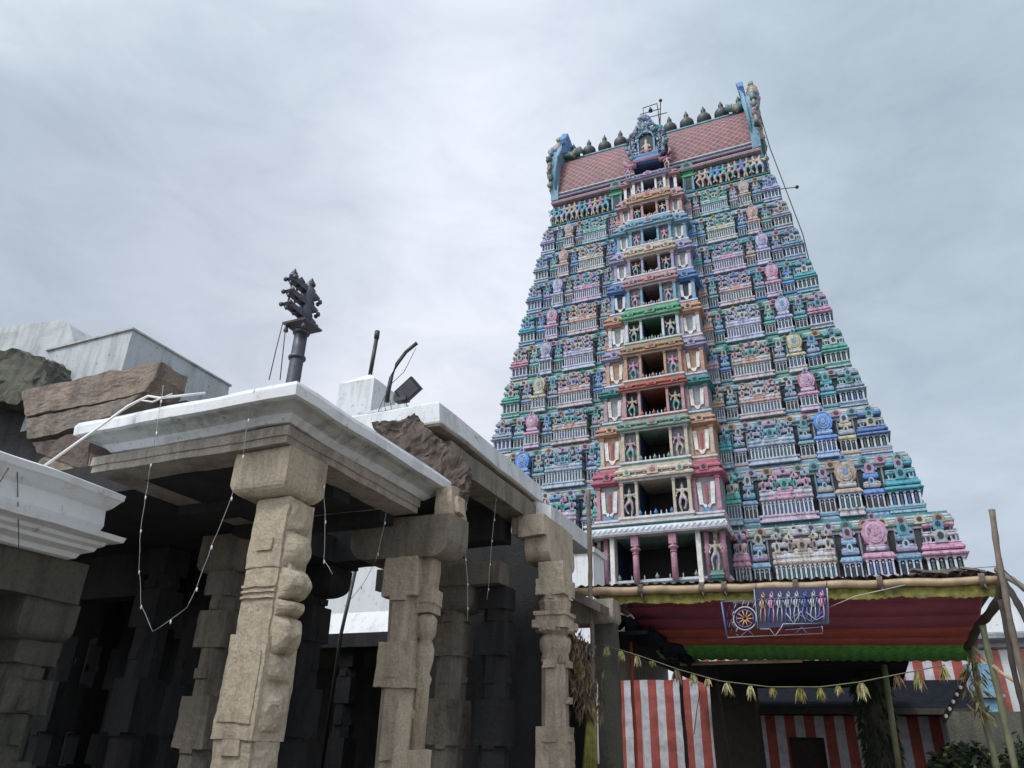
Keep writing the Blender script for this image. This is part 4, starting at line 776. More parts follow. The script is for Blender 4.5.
b = MB(); b.X = Matrix.Translation((.10, 0, .14)) @ Matrix.Rotation(R(-38), 4, 'Y') @ Matrix.Rotation(R(25), 4, 'X'); b.mold(-.17, .17, -.06, .04, [(-.05, -.13), (0, -.12), (0, .12), (-.05, .13)], 'black'); b.mold(-.12, .12, .04, .1, [(0, -.07), (0, .07)], 'black')
b.box(-.14, .14, -.07, -.061, -.1, .1, 'bronze')
b.build('lamp_head', fl)
b = MB(); b.box(-.1, .1, -.06, .06, -.03, .03, 'black'); b.tube([(-.09, 0, 0), (-.12, 0, .12), (0, 0, .2)], .018, 'black'); b.box(-.12, -.02, -.05, .05, .0, .09, 'black'); b.build('bracket', fl)
# ================================================================ wires, bulbs, pipe
b = MB(); b.tube([at(40, 469, 4.0), at(95, 430, 4.4), at(128, 406, 4.62), at(148, 396, 4.68), at(160, 398, 4.7), at(205, 393, 4.72)], .012, 'pvc', 6); b.tube([at(118, 413, 4.6), at(140, 400, 4.66), at(152, 402, 4.68), at(172, 394, 4.7)], .009, 'pvc', 5)
tag(b.build('white_conduit', None, at(40, 469, 4.0)), 'white plastic conduit running up from the left cornice onto the porch cornice', 'conduit')
def bulbstring(pts, Y, label, r=.0035, bulbs=True, m='wirelight', sag=False):
    P_l = [at(x, y, Yk) for (x, y), Yk in zip(pts, Y if isinstance(Y, list) else [Y]*len(pts))]
    e = ent('bulb_string', tuple(P_l[0]), label, 'string of bulbs', 'strings of tiny bulbs hanging from the porch cornice'); o = P_l[0]
    fine = []
    for a, c in zip(P_l, P_l[1:]):
        n = max(2, int((c-a).length/.08)); fine += [a.lerp(c, k/n) for k in range(n)]
    fine.append(P_l[-1]); fine = [p+noise.noise_vector(p*6)*.012 for p in fine]
    b = MB(); b.tube([p-o for p in fine], r, m, 4); b.build('cord', e)
    if bulbs:
        for k in range(2, len(fine)-1, 4):
            b = MB(); q = fine[k]-o; b.lathe(q.x+.008, q.y, [(.004, q.z+.0), (.008, q.z-.014), (.007, q.z-.028), (.001, q.z-.038)], 6, 'pvc'); b.build('bulb', e)
bulbstring([(163,385),(155,440),(148,480),(141,530),(139,570),(141,605),(152,632)], [4.68,4.66,4.9,4.9,4.9,4.9,4.9], 'string of tiny bulbs dropping from the porch cornice down to a hanging loop')
bulbstring([(152,632),(170,620),(188,608),(200,578),(212,545),(226,510),(235,485),(243,455),(249,410),(255,388)], [4.9]*7+[4.9,4.75,4.68], 'string of tiny bulbs rising from the loop up past the pale corner capital')
bulbstring([(322,440),(323,470),(325,520),(324,560),(332,575)], 5.6, 'thin bulb string hanging inside the porch to the right of the corner pillar')
bulbstring([(388,505),(383,530),(376,560),(366,580),(350,600)], 7.0, 'faint bulb string curving across the bright gap behind the porch')
bulbstring([(497,488),(492,540),(487,600)], 10.0, 'thin bulb string hanging in the hall doorway left of the bracketed pillar', .004)
bulbstring([(463,500),(465,540),(467,578),(468,620)], 9.4, 'short bulb string hanging in the dark hall beside the second pillar', .004)
b = MB(); b.tube([at(0, 482, 3.35), at(10, 466, 3.6), at(17, 462, 3.6), at(18, 500, 3.75), at(19, 560, 3.8)], .004, 'wire', 4); tag(b.build('thin_wire', None, at(0, 482, 3.35)), 'thin dark wire over the white cornice at the left edge', 'wire')
b = MB(); b.tube([at(346, 560, 12.6), at(357, 562, 12.6)], .001, 'black', 4) if False else None
b.tube([at(356, 568, 12.5), at(341, 634, 12.5), at(322, 768, 12.5)], .035, 'black', 6); tag(b.build('prop_pole', None, at(322, 768, 12.5)), 'thin black pole leaning in the bright gap behind the porch', 'pole')
# ================================================================ festival canopy on the right
can = ent('festival_canopy', (-1.0, 14.5, 0), 'wide bamboo canopy with tin roof, maroon and green cloth ceiling and yellow-green valance', 'canopy')
O = Vector((-1.0, 14.5, 0))
def cb(b, name, parent=None): b.v = [tuple(Vector(v)-O) for v in b.v]; return b.build(name, parent or can)
AL, AR = at(588, 592, 13.0), at(1003, 580, 13.0)
b = MB(); n = 24
pts = [AL.lerp(AR, k/n)+Vector((0, 0, .012*math.sin(k*1.7))) for k in range(n+1)]; b.tube([pts[0]+Vector((-.9, 0, .03))]+pts, [.075]+[.078-.02*k/n for k in range(n+1)], 'bamboo', 9)
for k in range(1, n, 2): b.lathe(pts[k].x, 13.0, [(.0801, pts[k].z-.004), (.0801, pts[k].z+.004)], 8, 'bamboo') if False else None
cb(b, 'front_rail')
for x in (652, 720, 744, 817, 897, 986):
    b = MB(); f_ = (x-588)/(1003-588); p = AL.lerp(AR, f_)
    for q in range(4): b.tube([(p.x-.03+.02*q+.01*math.cos(a), 13.0+.1*math.cos(a), p.z+.1*math.sin(a)) for a in [2*PI*j/10 for j in range(10)]], .014, 'bamboo_grey', 5, True, True)
    b.tube([(p.x, 12.92, p.z-.06), (p.x+.03, 12.9, p.z-.16)], .01, 'bamboo_grey', 4); cb(b, 'rope_tie')
# tin roof: corrugated sheet sloping back
def ceil_z(y, x): f_ = (x-AL.x)/(AR.x-AL.x); return (AL.z+(AR.z-AL.z)*f_) + (y-13.0)*(-.265)
b = MB(); vs = []; nx = 150
x0, x1 = AL.x-.25, AR.x+.05
for j, y in enumerate((12.95, 14.6, 16.2)):
    for i in range(nx+1): x = x0+(x1-x0)*i/nx; vs.append((x, y, AL.z+(AR.z-AL.z)*(x-x0)/(x1-x0)+.11+.02*math.sin(x*40)))
b.add(vs, [(j*(nx+1)+i, j*(nx+1)+i+1, (j+1)*(nx+1)+i+1, (j+1)*(nx+1)+i) for j in range(2) for i in range(nx)], 'tin'); cb(b, 'tin_roof')
b = MB()      # weighted rush mats and broken tiles near the right end of the roof
for k in range(60):
    x = 1.0+.85*rnd.random(); y = 13.1+.8*rnd.random(); zz = AL.z+(AR.z-AL.z)*(x-x0)/(x1-x0)+.15+.05*rnd.random(); b.X = Matrix.Translation((x, y, zz)) @ Matrix.Rotation(rnd.uniform(-.5, .5), 4, 'Z') @ Matrix.Rotation(rnd.uniform(-.3, .3), 4, 'Y'); b.box(-.12, .12, -.08, .08, -.015, .015, 'tin'); b.X = Matrix.Identity(4)
cb(b, 'broken_tiles')
# ceiling cloth: maroon, then red, then green towards the back, gathered in folds
b = MB(); nx = 160; rows = [(13.12, 'maroon'), (13.6, 'maroon'), (14.1, 'maroon'), (14.55, 'maroon'), (14.95, 'redcloth'), (15.25, 'redcloth'), (15.95, 'greencloth')]
xl, xr = -3.7, 1.85; vs = []
zr = lambda y, x: AL.z+(AR.z-AL.z)*(x-AL.x)/(AR.x-AL.x)-.06-(y-13.1)*.265
for j, (y, mm) in enumerate(rows):
    for i in range(nx+1):
        x = xl+(xr-xl)*i/nx; amp = .003 if mm != 'greencloth' else .012
        vs.append((x-.0*(j), y, zr(y, x)-.0*j+amp*math.sin(x*34+.3*j)+.02*noise.noise(Vector((x*1.5, y*.6, 0)))))
for j in range(len(rows)-1): b.add([vs[q] for q in range(j*(nx+1), (j+2)*(nx+1))], [(i, nx+1+i, nx+2+i, i+1) for i in range(nx)], rows[j+1][1], True)
ce = cb(b, 'ceiling_cloth')
md = ce.modifiers.new('t', 'SOLIDIFY'); md.thickness = .006
# valance hanging from the rail
b = MB(); vs = []; nx = 200
for j in range(3):
    for i in range(nx+1):
        x = -4.05+(2.0+4.05)*i/nx; zt_ = AL.z+(AR.z-AL.z)*(x-AL.x)/(AR.x-AL.x)
        vs.append((x, 13.03+.02*noise.noise(Vector((x*9, 0, 0))), zt_-.05-j*(.085+.03*noise.noise(Vector((x*2.2, 3, 0))))-(.03*noise.noise(Vector((x*17, 7, 0))) if j == 2 else 0)))
b.add(vs, [(j*(nx+1)+i, (j+1)*(nx+1)+i, (j+1)*(nx+1)+i+1, j*(nx+1)+i+1) for j in range(2) for i in range(nx)], 'fringe', True); cb(b, 'valance')
# inner flat ceiling running back to the walls, with a pale batten
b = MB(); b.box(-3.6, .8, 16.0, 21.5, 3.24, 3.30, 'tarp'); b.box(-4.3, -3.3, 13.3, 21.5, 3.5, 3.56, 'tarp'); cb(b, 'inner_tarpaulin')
b = MB(); p, q = at(680, 664, 15.95), at(802, 660.5, 15.95); b.tube([p, q], .035, 'bamboo', 7); cb(b, 'pale_batten')
for x, y, m_ in ((-3.78, 12.9, 'granite_green'), (.05, 16.2, 'leaf')):
    pass
b = MB()      # crumpled dark cloth knotted at the left end
for k in range(16): b.ball((-3.75+.06*k, 13.4+.05*k, 3.72-.035*k+.05*math.sin(k)), .13, 'tarp', .8, 9)
b.rough(.14, 5, .05, 12); cb(b, 'bunched_cloth')
for x, Yk, m_ in ((884, 15.8, 'bamboo_green'), (715, 16.2, 'wood_dark')):
    b = MB(); p0, p1 = at(x+16, 775, Yk), at(x, 665, Yk); b.tube([p0, p1], .05 if x > 800 else .03, m_, 7); cb(b, 'inner_post')
# ================================================================ light board with a wheel and temple figures
sg = ent('light_board', tuple(at(775, 618, 12.85)), 'blue lattice light board with a spoked wheel and small figures on the canopy rail', 'light board')
So = at(775, 618, 12.85); Ys = 12.85
def sb(b, name): b.v = [tuple(Vector(v)-So) for v in b.v]; return b.build(name, sg)
def W_(x, y, d=0.): return at(x, y, Ys-d)
def quadp(b, pts, m, th=.02):
    p = [W_(x, y) for x, y in pts]; vs = [tuple(q) for q in p]+[(q.x, q.y+th, q.z) for q in p]; n = len(p); b.add(vs, [tuple(range(n)), tuple(range(2*n-1, n-1, -1))]+[(i, (i+1) % n+0, n+(i+1) % n, n+i) for i in range(n)], m)
b = MB(); quadp(b, [(754.5,588),(755.5,637-8),(829,623),(827.5,587)], 'sign_blue'); sb(b, 'back_panel')
b = MB(); T = .0065
def ln(b, pts, m='led', r=T, closed=False): b.tube([W_(x, y, .03) for x, y in pts], r, m, 5, True, closed)
ln(b, [(721.5,602),(756.5,600.5)], 'led_b'); ln(b, [(721.5,602),(727,637.5),(823,633.5),(822,626)], 'led'); ln(b, [(721.5,602),(727,637.5)], 'led_b', .014); ln(b, [(754,589),(758,628)], 'led'); ln(b, [(827,588),(829.5,623.5),(783,624)], 'led', .011); ln(b, [(757,600),(826,595)], 'led_b', .007)
ln(b, [(760,629),(770,629),(775,636),(781,628),(783,624)], 'led'); ln(b, [(736,634),(740,637),(748,630),(754,636)], 'led_b'); ln(b, [(796,633),(802,627),(808,635)], 'led_b'); ln(b, [(785,630),(822,627)], 'led_b', .006)
sb(b, 'outline_tubes')
b = MB(); c = (745, 618.5)
for rr, m_ in ((11.5, 'led'), (8.6, 'led_b')): ln(b, [(c[0]+rr*math.cos(2*PI*k/24), c[1]+rr*math.sin(2*PI*k/24)) for k in range(24)], m_, .012 if rr > 10 else .008, True)
for k in range(10): a = 2*PI*k/10; ln(b, [(c[0]+1.6*math.cos(a), c[1]+1.6*math.sin(a)), (c[0]+8*math.cos(a), c[1]+8*math.sin(a))], 'led_y', .010)
sb(b, 'wheel')
b = MB()
for (x, y) in ((731,606),(729,613),(729,622),(733,629),(744,604),(750,605),(739,603)):
    ln(b, [(x-2, y+4), (x-1, y-2), (x+1.5, y+2), (x+3, y-3)], 'led_b', .007); ln(b, [(x+3, y+3), (x+5, y-2)], 'led', .006)
ln(b, [(729,627),(731,620),(734,627)], 'led', .007); sb(b, 'ornament_tubes')
cl_ = ['led_y', 'led_p', 'led', 'led', 'led', 'led_b', 'led', 'led_p']
for k in range(8):
    x = 763+8.4*k; b = MB(); m_ = cl_[k]; yt = 596-.3*k
    ln(b, [(x-1.6, yt+2.5), (x-1.2, yt-1.5), (x, yt-4), (x+1.2, yt-1.5), (x+1.6, yt+2.5), (x, yt+4), (x-1.6, yt+2.5)], m_, .010)
    ln(b, [(x-2.6, yt+5), (x+2.6, yt+5), (x+1.7, yt+12), (x-1.7, yt+12), (x-2.6, yt+5)], m_, .011); ln(b, [(x, yt+5), (x, yt+12)], m_, .012)
    ln(b, [(x-2.6, yt+5), (x-3.8, yt+9), (x-2.6+k % 3, yt+11)], 'led', .006); ln(b, [(x+2.6, yt+5), (x+3.9, yt+8+k % 2*2), (x+3.2, yt+3+k % 3)], 'led', .006)
    ln(b, [(x-1.7, yt+12), (x-2.6, yt+19), (x-1.8, yt+26)], 'led_b' if k % 2 else m_, .008); ln(b, [(x+1.7, yt+12), (x+2.4, yt+19), (x+2, yt+26)], m_, .008)
    b.ball(W_(x, yt+1, .03), .022, m_, 1, 6); sb(b, 'figure_outline')
b = MB(); ln(b, [(786,613),(794,624),(801,611),(806,622)], 'led', .009); ln(b, [(788,621),(798,614),(812,622),(822,612)], 'led_b', .008); ln(b, [(806,612),(816,620),(824,616)], 'led', .007); sb(b, 'lattice_tubes')
b = MB(); b.tube([W_(756, 589), W_(756, 583)], .006, 'wire', 4); b.tube([W_(826, 588), W_(827, 581)], .006, 'wire', 4); b.tube([at(830, 607, 12.95), at(856, 596, 12.9), at(905, 585, 12.9)], .008, 'wirelight', 4); sb(b, 'hanging_wire')
# ================================================================ leaf garland across the front
g_pts = [(600,644),(640,656),(680,670),(720,681),(770,687),(820,687),(860,682),(900,674),(945,665)]
go = at(600, 644, 12.4)
gar = ent('leaf_garland', tuple(go), 'sagging cord of dry mango leaf bunches strung below the canopy', 'garland')
Pg = [at(x, y, 12.4) for x, y in g_pts]
b = MB(); b.tube([p-go for p in Pg], .008, 'bamboo_green', 4); b.build('cord', gar)
def gpt(x):
    for (a, c), (pa, pc) in zip(zip(g_pts, g_pts[1:]), zip(Pg, Pg[1:])):
        if a[0] <= x <= c[0]: return pa.lerp(pc, (x-a[0])/(c[0]-a[0]))
def leafq(b, base, d, L, w, m):
    d = d.normalized(); s_ = d.cross(Vector((rnd.uniform(-1, 1), rnd.uniform(-1, 1), .2))).normalized()*w; nrm = d.cross(s_).normalized()*w*.4
    b.add([tuple(base), tuple(base+d*L*.4+s_), tuple(base+d*L), tuple(base+d*L*.4-s_), tuple(base+d*L*.45+nrm)], [(0, 1, 4), (1, 2, 4), (2, 3, 4), (3, 0, 4)], m)
for x, s_, m_ in ((607,.22,'paleleaf'),(621,.24,'paleleaf'),(637,.26,'paleleaf'),(652,.14,'yleaf'),(676,.34,'dryleaf'),(693,.26,'paleleaf'),(708,.18,'paleleaf'),(727,.28,'paleleaf'),(751,.30,'paleleaf'),(772,.22,'yleaf'),(800,.30,'yleaf'),(820,.28,'yleaf'),(838,.20,'yleaf'),(861,.36,'paleleaf'),(897,.26,'dryleaf'),(918,.36,'yleaf'),(942,.30,'yleaf')):
    b = MB(); p = gpt(x)-go; s_ *= .74
    for k in range(26): leafq(b, p+Vector((rnd.uniform(-.03, .03), rnd.uniform(-.03, .03), -.01)), Vector((rnd.uniform(-.38, .38), rnd.uniform(-.38, .38), -1)), s_*rnd.uniform(.6, 1.1), .017, m_ if rnd.random() < .75 else rnd.choice(['paleleaf', 'dryleaf']))
    b.build('leaf_bunch', gar)
# dried sheaf tied beside the bracketed pillar
b = MB(); p0, p1 = at(562, 610, 11.6), at(590, 715, 11.6)
for k in range(1300):
    f_ = rnd.random()**.9; c = p0.lerp(p1, f_); wd = .12+.14*math.sin(PI*min(1, f_*.85+.1)); q = c+Vector((rnd.gauss(0, wd*.5), rnd.gauss(0, wd*.5), rnd.uniform(-.05, .05)))
    leafq(b, q, Vector((rnd.uniform(-.6, .5), rnd.uniform(-.5, .5), -1)), rnd.uniform(.08, .2), .018, 'dryleaf' if rnd.random() < .85 else 'leaf')
sh = b.build('dry_leaves', None, p0); 
e = ent('leaf_sheaf', tuple(p0), 'big sheaf of dried brown leaves tied beside the bracketed stone pillar', 'leaf sheaf'); sh.parent = e; sh.location = (0, 0, 0)
b = MB(); 
for k in range(4): b.tube([p0+Vector((.03*k-.05, .03*k, 0)), p0.lerp(p1, .6)+Vector((.04*k-.05, 0, 0)), p1+Vector((.02*k, 0, 0)), at(585+3*k, 775, 11.6)], [.02, .035, .05, .05], 'yleaf', 6)
s2 = b.build('stems', None, p0); s2.parent = e; s2.location = (0, 0, 0)
# ================================================================ poles and posts
def pole(pts, Y, r, m, label, name='bamboo_pole', cat='pole', group='bamboo poles round the canopy', knots=True):
    r *= .85
    P_l = [at(x, y, Yk) for (x, y), Yk in zip(pts, Y if isinstance(Y, (list, tuple)) else [Y]*len(pts))]
    fine = []
    for a, c in zip(P_l, P_l[1:]):
        n = max(1, int((c-a).length/.12)); fine += [a.lerp(c, k/n) for k in range(n)]
    fine.append(P_l[-1]); fine = [p+noise.noise_vector(p*1.5)*r*.5 for p in fine]
    b = MB(); b.tube(fine, [r*(1.18 if knots and k % 3 == 0 else 1.0) for k in range(len(fine))], m, 8)
    return tag(b.build(name, None, P_l[-1]), label, cat, group)
pole([(588,490),(590,560),(592,640),(594,775)], 12.3, .045, 'bamboo_grey', 'tall grey bamboo pole standing by the left end of the canopy rail')
pole([(991,510),(1000,565),(1010,620),(1027,700),(1040,775)], [11.6]*5, .042, 'bamboo_grey', 'thickest weathered pole at the right edge, its tip highest against the sky')
pole([(1000,600),(1012,660),(1022,705),(1034,775)], 12.4, .04, 'wood_dark', 'dark pole close behind the thick weathered pole at right')
pole([(983,625),(992,665),(1002,710),(1016,775)], 13.4, .05, 'bamboo_green', 'greenish brown pole under the right corner of the canopy')
pole([(971,650),(980,700),(990,740),(998,775)], 14.6, .05, 'bamboo_green', 'leafy green pole under the back right corner of the canopy')
pole([(997,570),(1030,592),(1060,615)], [12.6,11.8,11.0], .045, 'bamboo_grey', 'short bamboo slanting down to the right off the canopy corner')
pole([(1004,582),(1020,608),(1045,650)], [12.7,12.0,11.5], .05, 'wood_dark', 'dark curved branch arching right off the canopy corner')
pole([(1004,575),(1000,598),(990,612),(978,630),(966,648)], [12.8,13.0,13.3,14,14.8], .07, 'wood_dark', 'thick black timber running back under the right edge of the canopy', 'timber')
pole([(973,648),(1000,672),(1036,694)], [14,13.2,12.8], .03, 'bamboo', 'pale thin cane slanting across the striped house wall')
pole([(630,632),(633,700),(637,775)], 14.2, .035, 'redcloth', 'thin reddish post just left of the striped cloth wall', 'post')
pole([(641,690),(643,720),(646,775)], 13.4, .022, 'pvc', 'thin white tube beside the reddish post', 'white_tube', 'tube', None, False)
pole([(597,684),(597,720),(598,764)], 12.2, .022, 'pvc', 'thin white tube fixed to the dark canopy post by the bamboo pole', 'white_tube', 'tube', None, False)
pole([(680,668),(683,720),(688,775)], 16, .04, 'wood_dark', 'thin dark post in front of the stripes under the left part of the canopy', 'post')
pole([(700,690),(697,710),(694,735)], 15.5, .01, 'bamboo_grey', 'short twig hanging in the dark bay left of the stone kiosk', 'twig', 'twig', None, False)
pole([(660,800),(662,670)], 15.2, .035, 'wood_dark', 'slim dark post between the two white stripes left of centre', 'post') if False else None
pole([(967,672),(955,700),(944,722)], [15.2,15.4,15.6], .05, 'wood_dark', 'dark strut leaning at the right end of the tin lean-to', 'strut', 'strut', None)
for k in range(7):
    pass
b = MB(); px = (964,958,953,949,946)
e = ent('bulb_strip', tuple(at(964, 680, 15.1)), 'short strip of white lamps along the leaning strut, unlit', 'lamp strip'); eo = at(964, 680, 15.1)
for k in range(6):
    b = MB(); p = at(964-3.6*k, 680+7.2*k, 15.1+.05*k)-eo; b.ball(p, .028, 'pvc', 1.2, 7); b.build('lamp', e)
# square post that carries the canopy's left end
cp = ent('canopy_pillar', tuple(at(606, 700, 12.8)), 'plain mossy stone pillar with a block capital holding the left end of the canopy', 'pillar'); co = at(606, 700, 12.8)
b = MB(); b.gbox(co.x-.17, co.x+.2, 12.7, 13.0, 0, 3.62, 'granite_green', .1); b.rough(.02, 3); b.v = [tuple(Vector(v)-co) for v in b.v]; b.build('shaft', cp)
b = MB(); roundblock(b, at(560, 620, 12.6).x, at(612, 600, 12.6).x, 12.6, 13.1, 3.60, 4.0, 'beamstone', .1); b.rough(.02, 3); b.v = [tuple(Vector(v)-co) for v in b.v]; b.build('capital', cp)
# slanting dark slab joining the pillar brackets
b = MB(); p = [at(557, 583, 12.3), at(600, 603, 12.0), at(600, 612, 12.0), at(557, 592, 12.3)]; b.add([tuple(q) for q in p]+[(q.x, q.y+.5, q.z) for q in p], [(0,1,2,3),(7,6,5,4),(0,4,5,1),(1,5,6,2),(2,6,7,3),(3,7,4,0)], 'tin'); tag(b.build('tin_sheet', None, p[0]), 'narrow dark tin sheet slanting from the stone bracket toward the canopy rail', 'tin sheet')
# ================================================================ striped walls, kiosk, lean-to
def wallthing(name, x0, x1, y0, y1, z0, z1, m, label, cat='wall', g=.4):
    b = MB(); b.gbox(x0, x1, y0, y1, z0, z1, m, g); b.rough(.02, 1.5, .008, 7); return tag(b.build(name, None, ((x0+x1)/2, y0, 0)), label, cat)
a0, a1 = at(600, 700, 22), at(711, 700, 22)
wallthing('striped_wall', a0.x, a1.x, 22, 22.5, 0, at(660, 680, 22).z, 'stripe_wide', 'red and white striped wall under the left part of the canopy')
a2, a3 = at(757, 740, 22), at(969, 740, 22)
ks = ent('striped_kiosk', ((a2.x+a3.x)/2, 22, 0), 'striped red and white wall with a dark square opening, under the black lean-to', 'kiosk'); ko = Vector(((a2.x+a3.x)/2, 22, 0))
w0, w1 = at(788, 737, 22), at(827, 760, 22); zt = at(860, 716, 22).z
b = MB()
for (x0, x1, z0, z1) in ((a2.x, w0.x, 0, zt), (w1.x, a3.x, 0, zt), (w0.x, w1.x, w0.z, zt), (w0.x, w1.x, 0, 1.1)): b.gbox(x0, x1, 22, 22.25, z0, z1, 'stripe_fine', .4)
b.v = [tuple(Vector(v)-ko) for v in b.v]; b.build('wall', ks)
b = MB(); b.box(w0.x, w1.x, 22.26, 22.4, 1.1, w0.z, 'wood_dark'); b.v = [tuple(Vector(v)-ko) for v in b.v]; b.build('hatch', ks)
lt = [at(757, 716, 21.6), at(969, 716, 21.6), at(975, 673, 23.6), at(757, 706, 23.6)]
b = MB(); xl_, xr_ = a2.x-.4, a3.x+.3; z0_ = zt+.02
b.prism([(21.0, z0_), (21.0, z0_+.06), (23.9, z0_+.95), (23.9, z0_+.85)], 'x', xl_, xr_, 'tarp')
b.v = [tuple(Vector(v)-ko) for v in b.v]; b.build('lean_to_roof', ks)
b = MB(); b.box(xl_, xr_, 20.9, 21.0, z0_-.03, z0_+.10, 'wood_dark'); b.box(xl_, xr_, 21.02, 23.6, z0_-.02, z0_+.0, 'tarp'); b.v = [tuple(Vector(v)-ko) for v in b.v]; b.build('fascia', ks)
wallthing('striped_wall', at(712, 700, 24).x-1, 2.9, 24, 24.5, 0, 4.6, 'stripe_fine', 'taller striped wall showing as thin strips just above the black lean-to', 'wall')
wallthing('dark_pier', at(712, 720, 20).x, at(756, 720, 20).x, 20, 21, 0, 3.25, 'wood_dark', 'broad near-black pier between the two striped walls', 'pier')
b = MB(); p0, p1 = at(888, 790, 17.5), at(868, 672, 17.5)
b.tube([p0, p0.lerp(p1, .3), p0.lerp(p1, .6), p1], [.30, .26, .24, .22], 'wood_dark', 10)
for k in range(700):
    f_ = rnd.random(); c = p0.lerp(p1, f_); a = rnd.uniform(0, 2*PI); leafq(b, c+Vector((.26*math.cos(a), .26*math.sin(a), 0)), Vector((math.cos(a)*.6, math.sin(a)*.6, -.8)), rnd.uniform(.1, .3), .03, 'leaf')
tag(b.build('leafy_post', None, Vector((p0.x, p0.y, 0))), 'thick dark post wrapped with green leaves in front of the striped kiosk', 'post')
# white house at the right edge
hx = at(975, 640, 25).x
hs = ent('striped_house', (hx, 25, 0), 'white house with a red stripe and grey cornice at the right edge behind the poles', 'house'); ho = Vector((hx, 25, 0))
zt = at(1000, 600, 25).z; zc = at(1000, 640, 25).z
b = MB(); b.gbox(hx-.4, hx+12, 25, 30, 0, zc, 'wash', .6); b.v = [tuple(Vector(v)-ho) for v in b.v]; b.build('wall', hs)
b = MB(); b.gbox(hx-.3, hx+12, 25.4, 30, zc+.2, zt, 'wash_clean', .6); b.v = [tuple(Vector(v)-ho) for v in b.v]; b.build('upper_wall', hs)
b = MB(); b.mold(hx-.4, hx+12, 25, 30, [(0, zc-.25), (.15, zc-.2), (.15, zc-.1), (.4, zc), (.4, zc+.12), (.1, zc+.2)], 'grey'); b.v = [tuple(Vector(v)-ho) for v in b.v]; b.build('cornice', hs)
for xa, xb in ((991, 1003), (1019, 1032), (962, 975)):
    b = MB(); q0, q1 = at(xa, 670, 24.98), at(xb, 670, 24.98); b.box(q0.x, q1.x, 24.96, 25.0, 0, at(xa, 650, 24.98).z, 'red'); b.v = [tuple(Vector(v)-ho) for v in b.v]; b.build('red_stripe', hs)
b = MB(); q = at(985, 690, 24.0); b.gbox(q.x-.35, q.x+.35, 23.9, 24.2, at(985, 712, 24).z, at(985, 664, 24).z, 'sky', .2); b.box(q.x-.4, q.x+.4, 23.8, 24.25, at(985, 698, 24).z, at(985, 695, 24).z, 'grey'); tag(b.build('notice_board', None, q), 'pale blue board leaning at the right behind the green pole', 'board')
wallthing('compound_wall', at(948, 740, 21).x, 9, 20.4, 20.8, 0, at(990, 712, 20.6).z, 'granite_green', 'low mossy wall at the lower right below the striped house', 'wall')
# bushes in front of it
def bush(cx, cy, cz, r, n, label, m='leaf'):
    b = MB()
    for k in range(9): a = rnd.uniform(0, 2*PI); b.tube([(cx, cy, 0), (cx+r*.4*math.cos(a), cy+r*.4*math.sin(a), cz), (cx+r*.8*math.cos(a), cy+r*.8*math.sin(a), cz+r*.5)], [.03, .02, .008], 'wood_dark', 5)
    st_ = b.build('stems', None, (cx, cy, 0)); b = MB()
    for k in range(n):
        v = Vector((rnd.gauss(0, 1), rnd.gauss(0, 1), rnd.gauss(0, 1))).normalized()*r*(.45+.6*rnd.random()); v *= 1+.35*noise.noise(v*3); q = Vector((cx, cy, cz))+v
        if q.z > .1: leafq(b, q, Vector((rnd.gauss(0, 1), rnd.gauss(0, 1), rnd.gauss(-.3, .6))), rnd.uniform(.12, .26), .05, m if rnd.random() < .93 else 'yleaf')
    fo = b.build('foliage', None, (cx, cy, 0)); e = ent('bush', (cx, cy, 0), label, 'bush', 'bushes at the foot of the right wall')
    for o in (st_, fo): o.parent = e; o.location = (0, 0, 0)
bp = at(972, 790, 17); bush(bp.x, 17, 1.45, .5, 1500, 'round dark bush directly below the leaning strut')
bp = at(1010, 760, 18); bush(bp.x+.3, 18, 1.2, .8, 2600, 'wider dark bush at the bottom right corner')
b = MB()
for k in range(110): f_ = rnd.random(); p = at(972, 655, 14.5).lerp(at(980, 715, 14.5), f_); leafq(b, p+Vector((rnd.gauss(0, .08), rnd.gauss(0, .08), 0)), Vector((rnd.gauss(0, .6), rnd.gauss(0, .6), -1)), .22, .02, rnd.choice(['yleaf', 'paleleaf', 'dryleaf']))
tag(b.build('leaf_spray', None, at(972, 655, 14.5)), 'spray of yellowing leaves tied at the back right corner of the canopy', 'leaf spray')
# overhead wire from the tower side to the thick pole
b = MB(); b.tube([at(962, 569, 30), at(985, 567, 20), at(999, 566, 11.7)], .012, 'wirelight', 4); b.tube([at(1004, 570, 11.6), at(1024, 590, 11.0), at(1050, 610, 10.6)], .01, 'wire', 4); tag(b.build('overhead_wire', None, at(999, 566, 11.7)), 'thin wire stretched from the tower to the top of the thick right-hand pole', 'wire')
# ================================================================ sky and light
w = bpy.data.worlds.new('World'); sc.world = w; w.use_nodes = True; t = w.node_tree; t.nodes.clear()
out = t.nodes.new('ShaderNodeOutputWorld'); sky = t.nodes.new('ShaderNodeTexSky'); sky.sky_type = 'NISHITA'; sky.sun_disc = False
SUN_EL, SUN_AZ = R(52), R(205)
sky.sun_elevation = SUN_EL; sky.sun_rotation = SUN_AZ; sky.dust_density = 3
b1 = t.nodes.new('ShaderNodeBackground'); b1.inputs['Strength'].default_value = .06; link(t, sky.outputs[0], b1.inputs[0])
tc = t.nodes.new('ShaderNodeTexCoord'); mp = t.nodes.new('ShaderNodeMapping'); mp.inputs['Scale'].default_value = (1, 1, 2.2); link(t, tc.outputs['Generated'], mp.inputs[0])
n1 = t.nodes.new('ShaderNodeTexNoise'); n1.inputs['Scale'].default_value = 2.0; n1.inputs['Detail'].default_value = 7; n1.inputs['Roughness'].default_value = .5; link(t, mp.outputs[0], n1.inputs['Vector'])
cl = ramp(t, n1.outputs['Fac'], [(.36, (.29, .34, .41)), (.48, (.43, .48, .56)), (.60, (.62, .67, .74))])
